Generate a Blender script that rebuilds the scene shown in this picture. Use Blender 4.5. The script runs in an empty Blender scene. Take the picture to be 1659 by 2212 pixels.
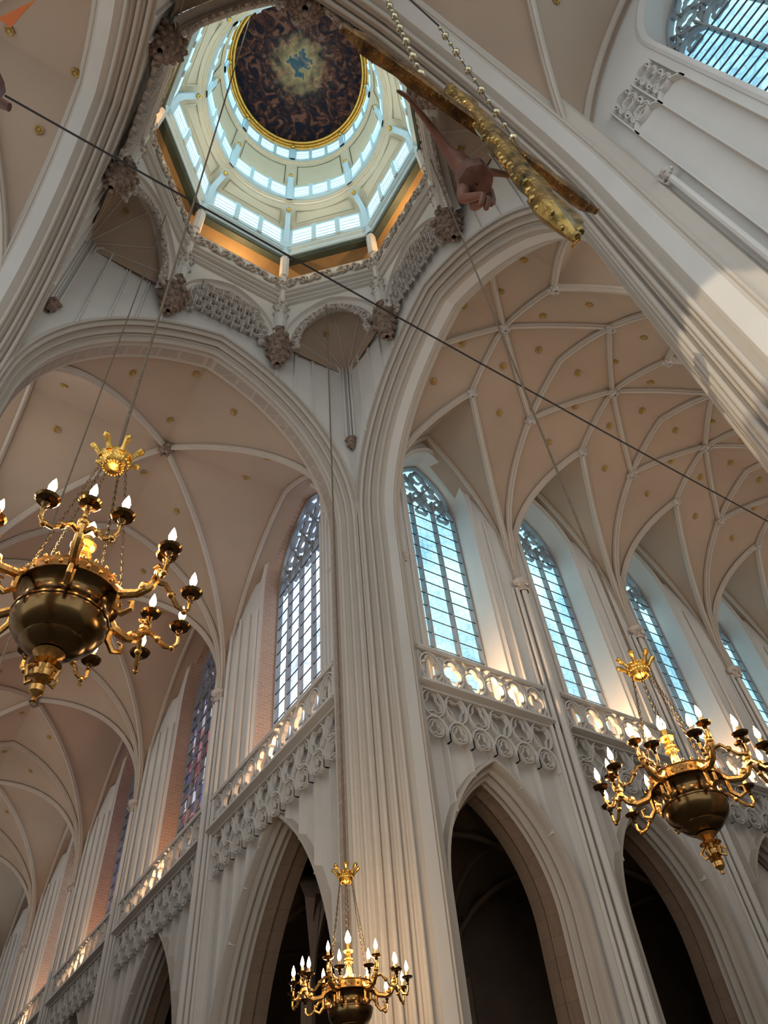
import bpy, math, random
from mathutils import Vector, Matrix, noise
random.seed(7)
PI = math.pi
U = 11.0            # metres per survey unit; heights are counted from the eye
EYE = 1.6
S = 0.863           # side of the crossing square
AX = -S/2
SC = bpy.context.scene
COL = SC.collection
def w2(p): return Vector((p[0]*U, p[1]*U, p[2]*U+EYE))

# ------------------------------------------------------------------ camera
cd = bpy.data.cameras.new('camera'); cam = bpy.data.objects.new('camera', cd); COL.objects.link(cam)
cr = Vector((0.84518908, -0.52908384, -0.07566841)); cu = Vector((-0.35643377, -0.6634715, 0.65784537)); cf = Vector((0.39825918, 0.52903295, 0.74934222))
m = Matrix((cr, cu, -cf)).transposed().to_4x4(); m.translation = w2((-0.680543, -1.01881805, 0)); cam.matrix_world = m
cd.sensor_fit = 'VERTICAL'; cd.sensor_height = 36; cd.lens = 36*1539.6/2212; cd.clip_start = 0.05; cd.clip_end = 400
SC.camera = cam
# ------------------------------------------------------------------ light
wd = bpy.data.worlds.new('daylight'); SC.world = wd; wd.use_nodes = True
bg = wd.node_tree.nodes['Background']; bg.inputs[0].default_value = (0.86, 0.95, 1.0, 1); bg.inputs[1].default_value = 1.35
SC.view_settings.view_transform = 'Standard'; SC.view_settings.look = 'None'; SC.view_settings.gamma = 1; SC.view_settings.use_curve_mapping = False
SC.view_settings.exposure = 0.22
try:
    SC.cycles.max_bounces = 7; SC.cycles.diffuse_bounces = 4; SC.cycles.glossy_bounces = 2; SC.cycles.transmission_bounces = 2
    SC.cycles.sample_clamp_indirect = 3.0; SC.cycles.sample_clamp_direct = 0; SC.cycles.caustics_reflective = False; SC.cycles.caustics_refractive = False
    SC.cycles.use_denoising = True
except Exception: pass
GLASS_B = 2.0      # brightness of daylight in the window panes
DOME_B = 3.2
BULB_B = 30.0
def lamp(name, typ, p, energy, color, size=0.3, rot=None, spot=None):
    l = bpy.data.lights.new(name, typ); l.energy = energy; l.color = color
    if typ == 'AREA': l.shape = 'RECTANGLE'; l.size, l.size_y = size
    elif typ == 'SUN': l.angle = 0.02
    else: l.shadow_soft_size = size
    if spot: l.spot_size, l.spot_blend = spot
    o = bpy.data.objects.new(name, l); COL.objects.link(o); o.location = w2(p)
    if rot is not None: o.rotation_euler = Vector(rot).to_track_quat('-Z', 'Y').to_euler()
    return o

# ------------------------------------------------------------------ materials
def mat(name, col, rough=0.8, metal=0.0, emit=None, estr=0.0, noise_amt=0.0, nscale=1.5, bump=0.0, bscale=8.0, blocks=False, col2=None, spec=0.3):
    M = bpy.data.materials.new(name); M.use_nodes = True; nt = M.node_tree; N = nt.nodes; L = nt.links
    b = N['Principled BSDF']; b.inputs['Base Color'].default_value = (*col, 1); b.inputs['Roughness'].default_value = rough
    b.inputs['Metallic'].default_value = metal; b.inputs['Specular IOR Level'].default_value = spec
    if emit: b.inputs['Emission Color'].default_value = (*emit, 1); b.inputs['Emission Strength'].default_value = estr
    tc = N.new('ShaderNodeTexCoord'); src = None
    if noise_amt > 0:
        n = N.new('ShaderNodeTexNoise'); n.inputs['Scale'].default_value = nscale; n.inputs['Detail'].default_value = 5
        L.new(tc.outputs['Object'], n.inputs['Vector'])
        r = N.new('ShaderNodeValToRGB'); r.color_ramp.elements[0].position = 0.3; r.color_ramp.elements[1].position = 0.75
        c2 = col2 or tuple(c*(1-noise_amt) for c in col)
        r.color_ramp.elements[0].color = (*c2, 1); r.color_ramp.elements[1].color = (*col, 1)
        L.new(n.outputs['Fac'], r.inputs['Fac']); src = r.outputs['Color']
    if blocks:
        sx = N.new('ShaderNodeSeparateXYZ'); L.new(tc.outputs['Object'], sx.inputs[0])
        a = N.new('ShaderNodeMath'); a.operation = 'ADD'; L.new(sx.outputs[0], a.inputs[0]); L.new(sx.outputs[1], a.inputs[1])
        cx = N.new('ShaderNodeCombineXYZ'); L.new(a.outputs[0], cx.inputs[0]); L.new(sx.outputs[2], cx.inputs[1])
        bt = N.new('ShaderNodeTexBrick'); L.new(cx.outputs[0], bt.inputs['Vector']); bt.inputs['Scale'].default_value = 1.0
        bt.inputs['Brick Width'].default_value = blocks[0]; bt.inputs['Row Height'].default_value = blocks[1]; bt.inputs['Mortar Size'].default_value = blocks[2]
        bt.inputs['Color1'].default_value = (*col, 1); bt.inputs['Color2'].default_value = (*[c*blocks[3] for c in col], 1); bt.inputs['Mortar'].default_value = (*[c*blocks[4] for c in col], 1)
        if src:
            mx = N.new('ShaderNodeMix'); mx.data_type = 'RGBA'; mx.blend_type = 'MULTIPLY'; mx.inputs[0].default_value = 0.5
            L.new(bt.outputs['Color'], mx.inputs[6]); L.new(src, mx.inputs[7]); src = mx.outputs[2]
        else: src = bt.outputs['Color']
    if src: L.new(src, b.inputs['Base Color'])
    if bump > 0:
        n2 = N.new('ShaderNodeTexNoise'); n2.inputs['Scale'].default_value = bscale; n2.inputs['Detail'].default_value = 6; L.new(tc.outputs['Object'], n2.inputs['Vector'])
        bp = N.new('ShaderNodeBump'); bp.inputs['Strength'].default_value = bump; bp.inputs['Distance'].default_value = 0.05
        L.new(n2.outputs['Fac'], bp.inputs['Height']); L.new(bp.outputs[0], b.inputs['Normal'])
    return M
PLASTER = mat('white_limewash', (0.64, 0.605, 0.565), 0.75, noise_amt=0.10, nscale=0.6, bump=0.15, bscale=3)
PIER = mat('pier_stone', (0.62, 0.565, 0.505), 0.7, noise_amt=0.14, nscale=0.5, bump=0.12, bscale=3, blocks=(1.3, 0.55, 0.006, 0.98, 0.93))
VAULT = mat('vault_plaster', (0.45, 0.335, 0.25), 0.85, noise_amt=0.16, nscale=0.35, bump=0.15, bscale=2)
RIB = mat('rib_stone', (0.50, 0.425, 0.355), 0.7, noise_amt=0.1, nscale=1)
GREYST = mat('grey_ashlar', (0.50, 0.42, 0.36), 0.8, noise_amt=0.25, nscale=2.5, bump=0.3, bscale=6, blocks=(0.7, 0.35, 0.02, 0.9, 1.15))
BRICK = mat('pink_brick', (0.58, 0.43, 0.34), 0.85, noise_amt=0.25, nscale=1.2, bump=0.25, bscale=9, blocks=(0.3, 0.12, 0.012, 0.88, 1.2))
CARVED = mat('carved_stone', (0.60, 0.53, 0.48), 0.8, noise_amt=0.35, nscale=6)
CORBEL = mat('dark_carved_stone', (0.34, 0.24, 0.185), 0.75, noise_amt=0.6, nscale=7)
AISLE_SHADE = mat('aisle_stone_shaded', (0.17, 0.115, 0.085), 0.9, noise_amt=0.2, nscale=1)  # aisle gloom put into the colour; stone itself is as pale as the walls
FLOORM = mat('floor_stone', (0.35, 0.32, 0.29), 0.5, noise_amt=0.2, nscale=2, blocks=(0.8, 0.8, 0.01, 0.8, 0.6))
LEAD = mat('window_iron', (0.05, 0.06, 0.07), 0.6, metal=0.3)
MULL = mat('mullion_stone', (0.32, 0.33, 0.34), 0.8, noise_amt=0.2, nscale=3)
GOLD = mat('gilding', (0.85, 0.50, 0.12), 0.28, metal=1.0, noise_amt=0.3, nscale=6, bump=0.3, bscale=20)
BRASS = mat('brass', (0.62, 0.33, 0.10), 0.27, metal=1.0, noise_amt=0.35, nscale=9, bump=0.15, bscale=25)
DBRASS = mat('dark_brass', (0.20, 0.115, 0.045), 0.20, metal=1.0, noise_amt=0.4, nscale=5)
ORDER_SHADE = mat('shaded_order_stone', (0.36, 0.26, 0.19), 0.85, noise_amt=0.3, nscale=2, blocks=(0.6, 0.4, 0.01, 0.92, 0.8))  # rear order of the arches, its lack of light painted as darker brown
DARK = mat('doorway_shade', (0.02, 0.018, 0.015), 0.9)
ROPE = mat('rope_fibre', (0.22, 0.16, 0.11), 0.9, noise_amt=0.4, nscale=20)
CABLE = mat('dark_cable', (0.03, 0.025, 0.025), 0.7)
BALL = mat('old_brass_ball', (0.45, 0.38, 0.24), 0.3, metal=1.0)
PALEBLUE = mat('pale_painted_wood', (0.60, 0.74, 0.78), 0.6, noise_amt=0.08, nscale=4)
CREAM = mat('cream_panel', (0.72, 0.60, 0.42), 0.7, noise_amt=0.06, nscale=2)
CORN = mat('dark_cornice', (0.07, 0.10, 0.10), 0.5, noise_amt=0.2, nscale=3)
COVE = mat('brown_cove', (0.40, 0.27, 0.14), 0.35, noise_amt=0.2, nscale=2)
WOOD = mat('painted_dark_wood', (0.13, 0.045, 0.03), 0.45, noise_amt=0.5, nscale=7)
GREENGOLD = mat('green_gold_leaf', (0.28, 0.14, 0.04), 0.35, metal=0.6, noise_amt=0.5, nscale=5, col2=(0.022, 0.010, 0.006), bump=0.4, bscale=14)
CROSSG = mat('worn_gilding', (0.62, 0.38, 0.11), 0.3, metal=0.8, noise_amt=0.5, nscale=5, col2=(0.04, 0.035, 0.012), bump=0.4, bscale=14)
OLDGILT = mat('old_gilding', (0.42, 0.27, 0.09), 0.5, metal=0.4)
SKIN = mat('painted_flesh', (0.19, 0.08, 0.05), 0.5, noise_amt=0.3, nscale=6)
CLOTH = mat('painted_loincloth', (0.16, 0.07, 0.05), 0.6, noise_amt=0.5, nscale=6)
REDM = mat('dark_red_lacquer', (0.10, 0.015, 0.015), 0.35, noise_amt=0.4, nscale=5)
ORANGE = mat('orange_cloth', (0.50, 0.12, 0.03), 0.7)
BULB = mat('lit_bulb', (1, 0.8, 0.5), 0.4, emit=(1.0, 0.72, 0.36), estr=BULB_B)
lamp('sunbeam', 'SPOT', (-2.6, -1.6, 1.6), 15000, (1.0, 0.86, 0.62), 0.05, rot=(2.6, 0.69, -0.80), spot=(0.085, 0.35))
GLOW = mat('lit_floodlight', (1, 0.8, 0.5), 0.4, emit=(1.0, 0.70, 0.38), estr=14)
CANDLE = mat('candle_sleeve', (0.75, 0.45, 0.20), 0.5)

def glass_mat(name, cols, strength, scale, kind='clear'):
    M = bpy.data.materials.new(name); M.use_nodes = True; nt = M.node_tree; N = nt.nodes; L = nt.links
    b = N['Principled BSDF']; b.inputs['Roughness'].default_value = 0.25; b.inputs['Base Color'].default_value = (0.1, 0.12, 0.14, 1)
    tc = N.new('ShaderNodeTexCoord')
    n = N.new('ShaderNodeTexNoise'); n.inputs['Scale'].default_value = 0.5 if kind == 'clear' else 0.3; n.inputs['Detail'].default_value = 3
    L.new(tc.outputs['Object'], n.inputs['Vector'])
    r = N.new('ShaderNodeValToRGB'); e = r.color_ramp.elements; e[0].position = 0.35; e[1].position = 0.65
    e[0].color = (*cols[0], 1); e[1].color = (*cols[1], 1); L.new(n.outputs['Fac'], r.inputs['Fac'])
    out = r.outputs['Color']
    v = N.new('ShaderNodeTexVoronoi'); v.inputs['Scale'].default_value = scale; L.new(tc.outputs['Object'], v.inputs['Vector'])
    if kind == 'clear':
        v.feature = 'DISTANCE_TO_EDGE'
        mr = N.new('ShaderNodeMapRange'); mr.inputs[1].default_value = 0.0; mr.inputs[2].default_value = 0.12; mr.inputs[3].default_value = 0.62; mr.inputs[4].default_value = 1.0
        L.new(v.outputs['Distance'], mr.inputs[0])
        mx = N.new('ShaderNodeMix'); mx.data_type = 'RGBA'; mx.blend_type = 'MULTIPLY'; mx.inputs[0].default_value = 1
        L.new(out, mx.inputs[6]); L.new(mr.outputs[0], mx.inputs[7]); out = mx.outputs[2]
    else:
        v.feature = 'F1'
        sp = N.new('ShaderNodeSeparateColor'); L.new(v.outputs['Color'], sp.inputs[0])
        rr = N.new('ShaderNodeValToRGB'); rr.color_ramp.interpolation = 'CONSTANT'
        cs = kind; es = rr.color_ramp.elements
        es[0].position = 0; es[0].color = (*cs[0], 1); es[1].position = 1.0/len(cs); es[1].color = (*cs[1], 1)
        for i in range(2, len(cs)):
            el = es.new(i/len(cs)); el.color = (*cs[i], 1)
        L.new(sp.outputs[0], rr.inputs['Fac']); out = rr.outputs['Color']
    L.new(out, b.inputs['Emission Color']); b.inputs['Emission Strength'].default_value = strength
    return M
GL_BLUE = glass_mat('clear_leaded_glass', ((0.16, 0.36, 0.48), (0.42, 0.72, 0.80)), GLASS_B, 5.0)
GL_VIOLET = glass_mat('pale_leaded_glass', ((0.30, 0.40, 0.58), (0.66, 0.76, 0.88)), GLASS_B*0.9, 2.0)
GL_DIM = glass_mat('bright_leaded_glass', ((0.80, 0.80, 0.78), (1.0, 0.97, 0.90)), 2.6, 6.0)
GL_WHITE = glass_mat('frosted_leaded_glass', ((0.50, 0.66, 0.78), (0.78, 0.86, 0.90)), GLASS_B*0.75, 6.0)
ST = ((0.03, 0.03, 0.10), (0.18, 0.03, 0.05), (0.05, 0.07, 0.30), (0.35, 0.30, 0.38), (0.02, 0.02, 0.04), (0.30, 0.10, 0.14), (0.45, 0.45, 0.55), (0.04, 0.03, 0.08))
GL_RED = glass_mat('red_violet_stained_glass', ((0, 0, 0), (0, 0, 0)), 0.9, 2.6, ST)
ST2 = ((0.02, 0.03, 0.16), (0.04, 0.08, 0.42), (0.10, 0.05, 0.20), (0.40, 0.45, 0.60), (0.01, 0.01, 0.05), (0.06, 0.10, 0.40), (0.25, 0.25, 0.45), (0.20, 0.05, 0.10))
GL_DBLUE = glass_mat('blue_stained_glass', ((0, 0, 0), (0, 0, 0)), 0.9, 3.2, ST2)
GL_DOME = mat('lantern_pane', (0.5, 0.6, 0.65), 0.3, emit=(0.62, 0.88, 1.0), estr=DOME_B)

def painting_mat():
    M = bpy.data.materials.new('painted_canvas'); M.use_nodes = True; nt = M.node_tree; N = nt.nodes; L = nt.links
    b = N['Principled BSDF']; b.inputs['Roughness'].default_value = 0.9; b.inputs['Specular IOR Level'].default_value = 0.05
    tc = N.new('ShaderNodeTexCoord')
    n = N.new('ShaderNodeTexNoise'); n.inputs['Scale'].default_value = 1.7; n.inputs['Detail'].default_value = 10; n.inputs['Roughness'].default_value = 0.62; n.inputs['Distortion'].default_value = 1.6
    L.new(tc.outputs['Object'], n.inputs['Vector'])
    r = N.new('ShaderNodeValToRGB'); e = r.color_ramp.elements
    e[0].position = 0.30; e[0].color = (0.010, 0.012, 0.020, 1); e[1].position = 0.76; e[1].color = (0.34, 0.20, 0.11, 1)
    for p, c in ((0.44, (0.014, 0.011, 0.014, 1)), (0.53, (0.045, 0.018, 0.014, 1)), (0.61, (0.15, 0.055, 0.03, 1)), (0.67, (0.06, 0.05, 0.05, 1))):
        x = e.new(p); x.color = c
    L.new(n.outputs['Fac'], r.inputs['Fac'])
    mp = N.new('ShaderNodeMapping'); mp.inputs['Location'].default_value = (0.1, 0.3, 0); L.new(tc.outputs['Object'], mp.inputs[0])
    ln = N.new('ShaderNodeVectorMath'); ln.operation = 'LENGTH'; L.new(mp.outputs[0], ln.inputs[0])
    n2 = N.new('ShaderNodeTexNoise'); n2.inputs['Scale'].default_value = 2.2; n2.inputs['Detail'].default_value = 8; L.new(tc.outputs['Object'], n2.inputs['Vector'])
    ad = N.new('ShaderNodeMath'); ad.operation = 'MULTIPLY_ADD'; ad.inputs[1].default_value = 2.2; L.new(n2.outputs['Fac'], ad.inputs[0]); L.new(ln.outputs['Value'], ad.inputs[2])
    r2 = N.new('ShaderNodeValToRGB'); e = r2.color_ramp.elements
    e[0].position = 0.30; e[0].color = (0.02, 0.07, 0.09, 1); e[1].position = 0.75; e[1].color = (0, 0, 0, 1)
    for p, c in ((0.36, (0.03, 0.09, 0.10, 1)), (0.37, (0.30, 0.22, 0.10, 1)), (0.48, (0.17, 0.12, 0.055, 1)), (0.60, (0.02, 0.014, 0.010, 1))):
        x = e.new(p); x.color = c
    sc = N.new('ShaderNodeMath'); sc.operation = 'MULTIPLY'; sc.inputs[1].default_value = 0.24; L.new(ad.outputs[0], sc.inputs[0]); L.new(sc.outputs[0], r2.inputs['Fac'])
    mx = N.new('ShaderNodeMix'); mx.data_type = 'RGBA'; mx.blend_type = 'ADD'; mx.inputs[0].default_value = 0.8
    L.new(r.outputs['Color'], mx.inputs[6]); L.new(r2.outputs['Color'], mx.inputs[7])
    L.new(mx.outputs[2], b.inputs['Base Color'])
    return M
CANVAS = painting_mat()

# ------------------------------------------------------------------ mesh builder (survey units)
class MB:
    def __init__(s): s.v = []; s.f = []
    def grid(s, rows, closed_u=False, closed_v=False):
        b = len(s.v); nr = len(rows); nc = len(rows[0])
        for r in rows: s.v.extend([tuple(p) for p in r])
        for i in range(nr if closed_u else nr-1):
            for j in range(nc if closed_v else nc-1):
                i2 = (i+1) % nr; j2 = (j+1) % nc
                s.f.append((b+i*nc+j, b+i*nc+j2, b+i2*nc+j2, b+i2*nc+j))
        return s
    def quad(s, a, b, c, d):
        k = len(s.v); s.v.extend([tuple(a), tuple(b), tuple(c), tuple(d)]); s.f.append((k, k+1, k+2, k+3)); return s
    def box(s, M, u0, u1, d0, d1, z0, z1):
        P = [M(u, d, z) for u in (u0, u1) for d in (d0, d1) for z in (z0, z1)]
        k = len(s.v); s.v.extend([tuple(p) for p in P])
        for f in ((0, 1, 3, 2), (4, 6, 7, 5), (0, 4, 5, 1), (2, 3, 7, 6), (0, 2, 6, 4), (1, 5, 7, 3)): s.f.append(tuple(k+i for i in f))
        return s
    def sweep(s, path, N, sec, closed=False):
        P = [Vector(p) for p in path]; N = Vector(N).normalized(); n = len(P); rows = []
        for i in range(n):
            a = P[(i-1) % n] if (closed or i > 0) else P[i]; b = P[(i+1) % n] if (closed or i < n-1) else P[i]
            T = (b-a); 
            if T.length < 1e-9: T = Vector((0, 0, 1))
            T.normalize(); sd = N.cross(T)
            if sd.length < 1e-6: sd = Vector((1, 0, 0))
            sd.normalize()
            rows.append([P[i]+sd*q[0]+N*q[1] for q in sec])
        s.grid(rows, closed_u=closed, closed_v=True)
        if not closed:
            k = len(s.v)-n*len(sec); m_ = len(sec)
            s.f.append(tuple(range(k, k+m_))); s.f.append(tuple(range(k+(n-1)*m_, k+n*m_)))
        return s
    def tube(s, path, r, n=6, caps=True):
        P = [Vector(p) for p in path]; rows = []; up = None
        for i in range(len(P)):
            T = (P[min(i+1, len(P)-1)]-P[max(i-1, 0)])
            if T.length < 1e-9: T = Vector((0, 0, 1))
            T.normalize()
            if up is None: up = Vector((1, 0, 0)) if abs(T.x) < 0.9 else Vector((0, 1, 0))
            a = T.cross(up); 
            if a.length < 1e-6: a = T.orthogonal()
            a.normalize(); b = T.cross(a); up = a.cross(T)
            rr = r[i] if isinstance(r, (list, tuple)) else r
            rows.append([P[i]+a*math.cos(2*PI*k/n)*rr+b*math.sin(2*PI*k/n)*rr for k in range(n)])
        s.grid(rows, closed_v=True)
        if caps:
            k = len(s.v)-len(P)*n; s.f.append(tuple(range(k, k+n))); s.f.append(tuple(range(k+(len(P)-1)*n, k+len(P)*n)))
        return s
    def lathe(s, prof, c=(0, 0, 0), n=24, flute=0, famp=0.0):
        rows = []
        for r, z in prof:
            rows.append([(c[0]+r*(1+famp*math.cos(flute*2*PI*k/n) if flute else 1)*math.cos(2*PI*k/n), c[1]+r*(1+famp*math.cos(flute*2*PI*k/n) if flute else 1)*math.sin(2*PI*k/n), c[2]+z) for k in range(n)])
        s.grid(rows, closed_v=True); return s
    def ball(s, c, r, n=8, m_=6, sz=1.0):
        s.lathe([(r*math.sin(PI*i/m_)+1e-5, -r*math.cos(PI*i/m_)*sz) for i in range(m_+1)], c, n); return s
    def build(s, name, material, parent=None, smooth=35, origin=None, metres=False, **props):
        me = bpy.data.meshes.new(name)
        if metres: vs = s.v
        else:
            o_ = Vector(origin) if origin is not None else Vector((0, 0, -EYE/U))
            vs = [((p[0]-o_[0])*U, (p[1]-o_[1])*U, (p[2]-o_[2])*U) for p in s.v]
        me.from_pydata(vs, [], s.f); me.update()
        import bmesh as _b
        bm = _b.new(); bm.from_mesh(me); _b.ops.recalc_face_normals(bm, faces=bm.faces); bm.to_mesh(me); bm.free()
        if smooth:
            me.shade_smooth()
            try: me.set_sharp_from_angle(angle=math.radians(smooth))
            except Exception: pass
        me.materials.append(material)
        o = bpy.data.objects.new(name, me); COL.objects.link(o)
        if parent is not None: o.parent = parent
        elif origin is not None: o.location = w2(origin)
        for k, v in props.items(): o[k] = v
        return o
def struct(mb, name, material, parent=None, **kw):
    o = mb.build(name, material, parent, **kw)
    if parent is None: o['kind'] = 'structure'
    return o
def thing(name, p, label, cat, group=None):
    o = bpy.data.objects.new(name, None); COL.objects.link(o); o.location = w2(p); o['label'] = label; o['category'] = cat
    o.empty_display_size = 0.3
    if group: o['group'] = group
    return o

# plane mappings (u along the wall, d into it away from the open space, z)
MA = lambda u, d, z: (-u, d, z)              # crossing arch towards the far-left arm
MBp = lambda u, d, z: (d, -u, z)             # crossing arch towards the far-right arm
MC = lambda u, d, z: (-u, -S-d, z)           # arch over the camera
MD = lambda u, d, z: (-S-d, -u, z)           # left arch
MR = lambda u, d, z: (u, d, z)               # right-hand wall of far-right arm
ML = lambda u, d, z: (d, u, z)               # wall of far-left arm
MR2 = lambda u, d, z: (u, -S-d, z)           # opposite walls
ML2 = lambda u, d, z: (-S-d, u, z)
MCW = lambda u, d, z: (d, -S-u, z)           # wall of camera arm, right side
def nrm(M): return Vector(M(0, 1, 0))-Vector(M(0, 0, 0))

def arch_path(cx, hw, zb, zs, R, inset=0.0, n=14, leg=1):
    hw2 = max(hw-inset, 0.0005); R2 = max(R-inset, hw2*1.0001)
    # centre of the left arc lies at cx-hw+R
    c = cx-hw+R; amax = math.acos(max(-1, min(1, (c-cx)/R2)))
    L = [(cx-hw2, zb)]
    for i in range(1, leg): L.append((cx-hw2, zb+(zs-zb)*i/leg))
    for i in range(n+1):
        a = amax*i/n; L.append((c-R2*math.cos(a), zs+R2*math.sin(a)))
    Rr = [(2*cx-u, z) for u, z in reversed(L[:-1])]
    return L+Rr
def arch_loft(mb, M, cx, hw, zb, zs, R, prof, n=14):
    rows = [[M(u, d, z) for u, z in arch_path(cx, hw, zb, zs, R, i, n)] for d, i in prof]
    mb.grid(rows); return mb
def roll(d, i, r, k=5, a0=-110, a1=160):
    """points of a round moulding, as (d, inset), centred d,i"""
    return [(d+r*math.sin(math.radians(a0+(a1-a0)*j/k)), i+r*math.cos(math.radians(a0+(a1-a0)*j/k))) for j in range(k+1)]
def arch_wall(mb, M, u0, u1, z0, z1, cx, hw, zb, zs, R, d=0.0, n=14):
    P = arch_path(cx, hw, zb, zs, R, 0, n)
    if cx-hw > u0+1e-4: mb.quad(M(u0, d, z0), M(cx-hw, d, z0), M(cx-hw, d, z1), M(u0, d, z1))
    if u1 > cx+hw+1e-4: mb.quad(M(cx+hw, d, z0), M(u1, d, z0), M(u1, d, z1), M(cx+hw, d, z1))
    if zb > z0+1e-4: mb.quad(M(cx-hw, d, z0), M(cx+hw, d, z0), M(cx+hw, d, zb), M(cx-hw, d, zb))
    A = P[1:-1]
    mb.grid([[M(u, d, z) for u, z in A], [M(u, d, z1) for u, z in A]]); return mb
SQ = lambda a, b=None: [(-a, -(b or a)), (a, -(b or a)), (a, (b or a)), (-a, (b or a))]
def DIA(w, dp): return [(-w, dp), (0, -dp), (w, dp)]      # chamfered bar: keel towards the viewer (negative N)
def bar(mb, M, pts, w, dp, d=0.0, closed=False):
    mb.sweep([M(u, d, z) for u, z in pts], nrm(M), [(-w, dp), (-w*0.5, -dp), (w*0.5, -dp), (w, dp)], closed); return mb
def circ(cx, cz, r, n=20, sz=1.0): return [(cx+r*math.cos(2*PI*k/n), cz+sz*r*math.sin(2*PI*k/n)) for k in range(n)]
def foil(cx, cz, r, lobes=4, rot=0.0, n=28, sz=1.0):
    a, b = 0.5*r, 0.46*r; out = []
    for k in range(n):
        t = 2*PI*k/n; ph = (t-rot+PI/lobes) % (2*PI/lobes)-PI/lobes
        q = b*b-(a*math.sin(ph))**2
        rho = a*math.cos(ph)+math.sqrt(max(q, 0)); out.append((cx+rho*math.cos(t), cz+sz*rho*math.sin(t)))
    return out

# ------------------------------------------------------------------ vault surfaces
VR = 0.6
def h1(w, z0):
    w = max(0.0, min(w, S-w)); return z0+math.sqrt(max(VR*VR-(VR-w)**2, 0))
def hsurf(x, w, xa, xb, q, z0, rise):
    """vault height at x in bay [xa,xb], distance w from the near wall; q = reach of the window lunettes"""
    ww = min(w, S-w); b = (xb-xa)/2; t = min((x-xa), (xb-x))/b; t = max(t, 0)
    if ww < q*t: return h1(q*t, z0)+rise*t*(1-ww/(q*t))
    return h1(ww, z0)
def vault_bay(mb, V, xa, xb, q, z0, rise, n=12, ext=0.07):
    b = (xb-xa)/2
    for mir in (0, 1):
        for side in (0, 1):
            X = lambda s_: xa+s_ if not mir else xb-s_
            W = lambda w: w if not side else S-w
            rows = []
            for i in range(n+1):
                t = i/n; t = t*t*(3-2*t)*0.5+t*0.5
                rows.append([V(X(lam/6*t*b), W(q*t), h1(q*t, z0)) for lam in range(7)])
            mb.grid(rows)
            rows = []
            for i in range(n+1):
                t = i/n; r = []
                for mu in range(7):
                    w = q*t*mu/6; r.append(V(X(t*b), W(w), hsurf(X(t*b), w, xa, xb, q, z0, rise)))
                r.insert(0, V(X(t*b), W(-ext), r[0][2] if len(r[0]) == 3 else 0)); rows.append(r)
            mb.grid(rows)
            if q < S/2-1e-3:
                rows = [[V(X(b*lam/6), W(q+(S/2-q)*j/6), h1(q+(S/2-q)*j/6, z0)) for lam in range(7)] for j in range(7)]
                mb.grid(rows)
RIBSEC = lambda w, h: [(-h*0.15, -w), (-h*0.15, w), (-h*0.62, w*0.9), (-h*0.75, w*0.42), (-h, w*0.35), (-h*1.08, 0), (-h, -w*0.35), (-h*0.75, -w*0.42), (-h*0.62, -w*0.9)]
def rib(par, V, pts, w=0.0100, h=0.018, material=None):
    P = [Vector(V(*p)) for p in pts]
    hd = (P[-1]-P[0]); hd.z = 0
    if hd.length < 1e-6: return
    hd.normalize(); N = hd.cross(Vector((0, 0, 1)))
    mb = MB(); n = len(P); rows = []
    for i in range(n):
        T = (P[min(i+1, n-1)]-P[max(i-1, 0)]).normalized(); up = N.cross(T); up.normalize()
        if up.z < 0 or (abs(up.z) < 1e-3 and up.dot(hd) > 0 and False): up = -up
        rows.append([P[i]+up*q[0]+N*q[1] for q in RIBSEC(w, h)])
    mb.grid(rows, closed_v=True)
    return mb.build('rib', material or RIB, par, smooth=50)
def berries(mb, c, r, h, n=26, br=0.3):
    """a bunch of carved leaves: lumpy bowl narrowing downwards"""
    c = Vector(c)
    mb.lathe([(r*0.15, -h), (r*0.5, -h*0.72), (r*0.78, -h*0.35), (r*0.9, 0), (r*0.6, h*0.08), (0.001, h*0.08)], c, 12)
    for k in range(n):
        t = k/n; a = k*2.399; rr = r*(0.95-0.75*t**1.5); z = -h*t
        mb.ball(c+Vector((rr*math.cos(a), rr*math.sin(a), z)), r*br*(1-0.35*t)*random.uniform(0.7, 1.2), 6, 4)
    return mb
def boss(par, V, x, w, z, r=0.02, material=None):
    mb = MB(); berries(mb, V(x, w, z-0.014), r, r*1.0, 12, 0.36); return mb.build('boss', material or CARVED, par)
ros_i = 0
def rosette(par, V, x, w, z, nrmv=None, r=0.0105):
    mb = MB(); c = Vector(V(x, w, z-0.004)); e = 0.01
    n = Vector(nrmv) if nrmv else Vector((0, 0, -1)); n.normalize(); a = n.orthogonal().normalized(); b = n.cross(a); rows = []
    for rr, hh in ((r, -0.003), (r, 0.001), (r*0.82, 0.002), (r*0.62, 0.0), (r*0.42, -0.001), (r*0.3, 0.0018), (0.0005, 0.002)):
        rows.append([c+a*math.cos(2*PI*k/16)*rr*(1+(0.10*math.cos(8*2*PI*k/16) if rr > r*0.9 else 0))+b*math.sin(2*PI*k/16)*rr*(1+(0.10*math.cos(8*2*PI*k/16) if rr > r*0.9 else 0))+n*hh for k in range(16)])
    mb.grid(rows, closed_v=True); return mb.build('rosette', OLDGILT, par)
def surf_n(V, f, x, w):
    e = 0.004; p = Vector(V(x, w, f(x, w))); px = Vector(V(x+e, w, f(x+e, w))); pw = Vector(V(x, w+e, f(x, w+e)))
    n = (px-p).cross(pw-p); n.normalize()
    return n if n.z < 0 else -n
def line_pts(f, a, b, n=14): return [(a[0]+(b[0]-a[0])*i/n, a[1]+(b[1]-a[1])*i/n, f(a[0]+(b[0]-a[0])*i/n, a[1]+(b[1]-a[1])*i/n)) for i in range(n+1)]
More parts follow.
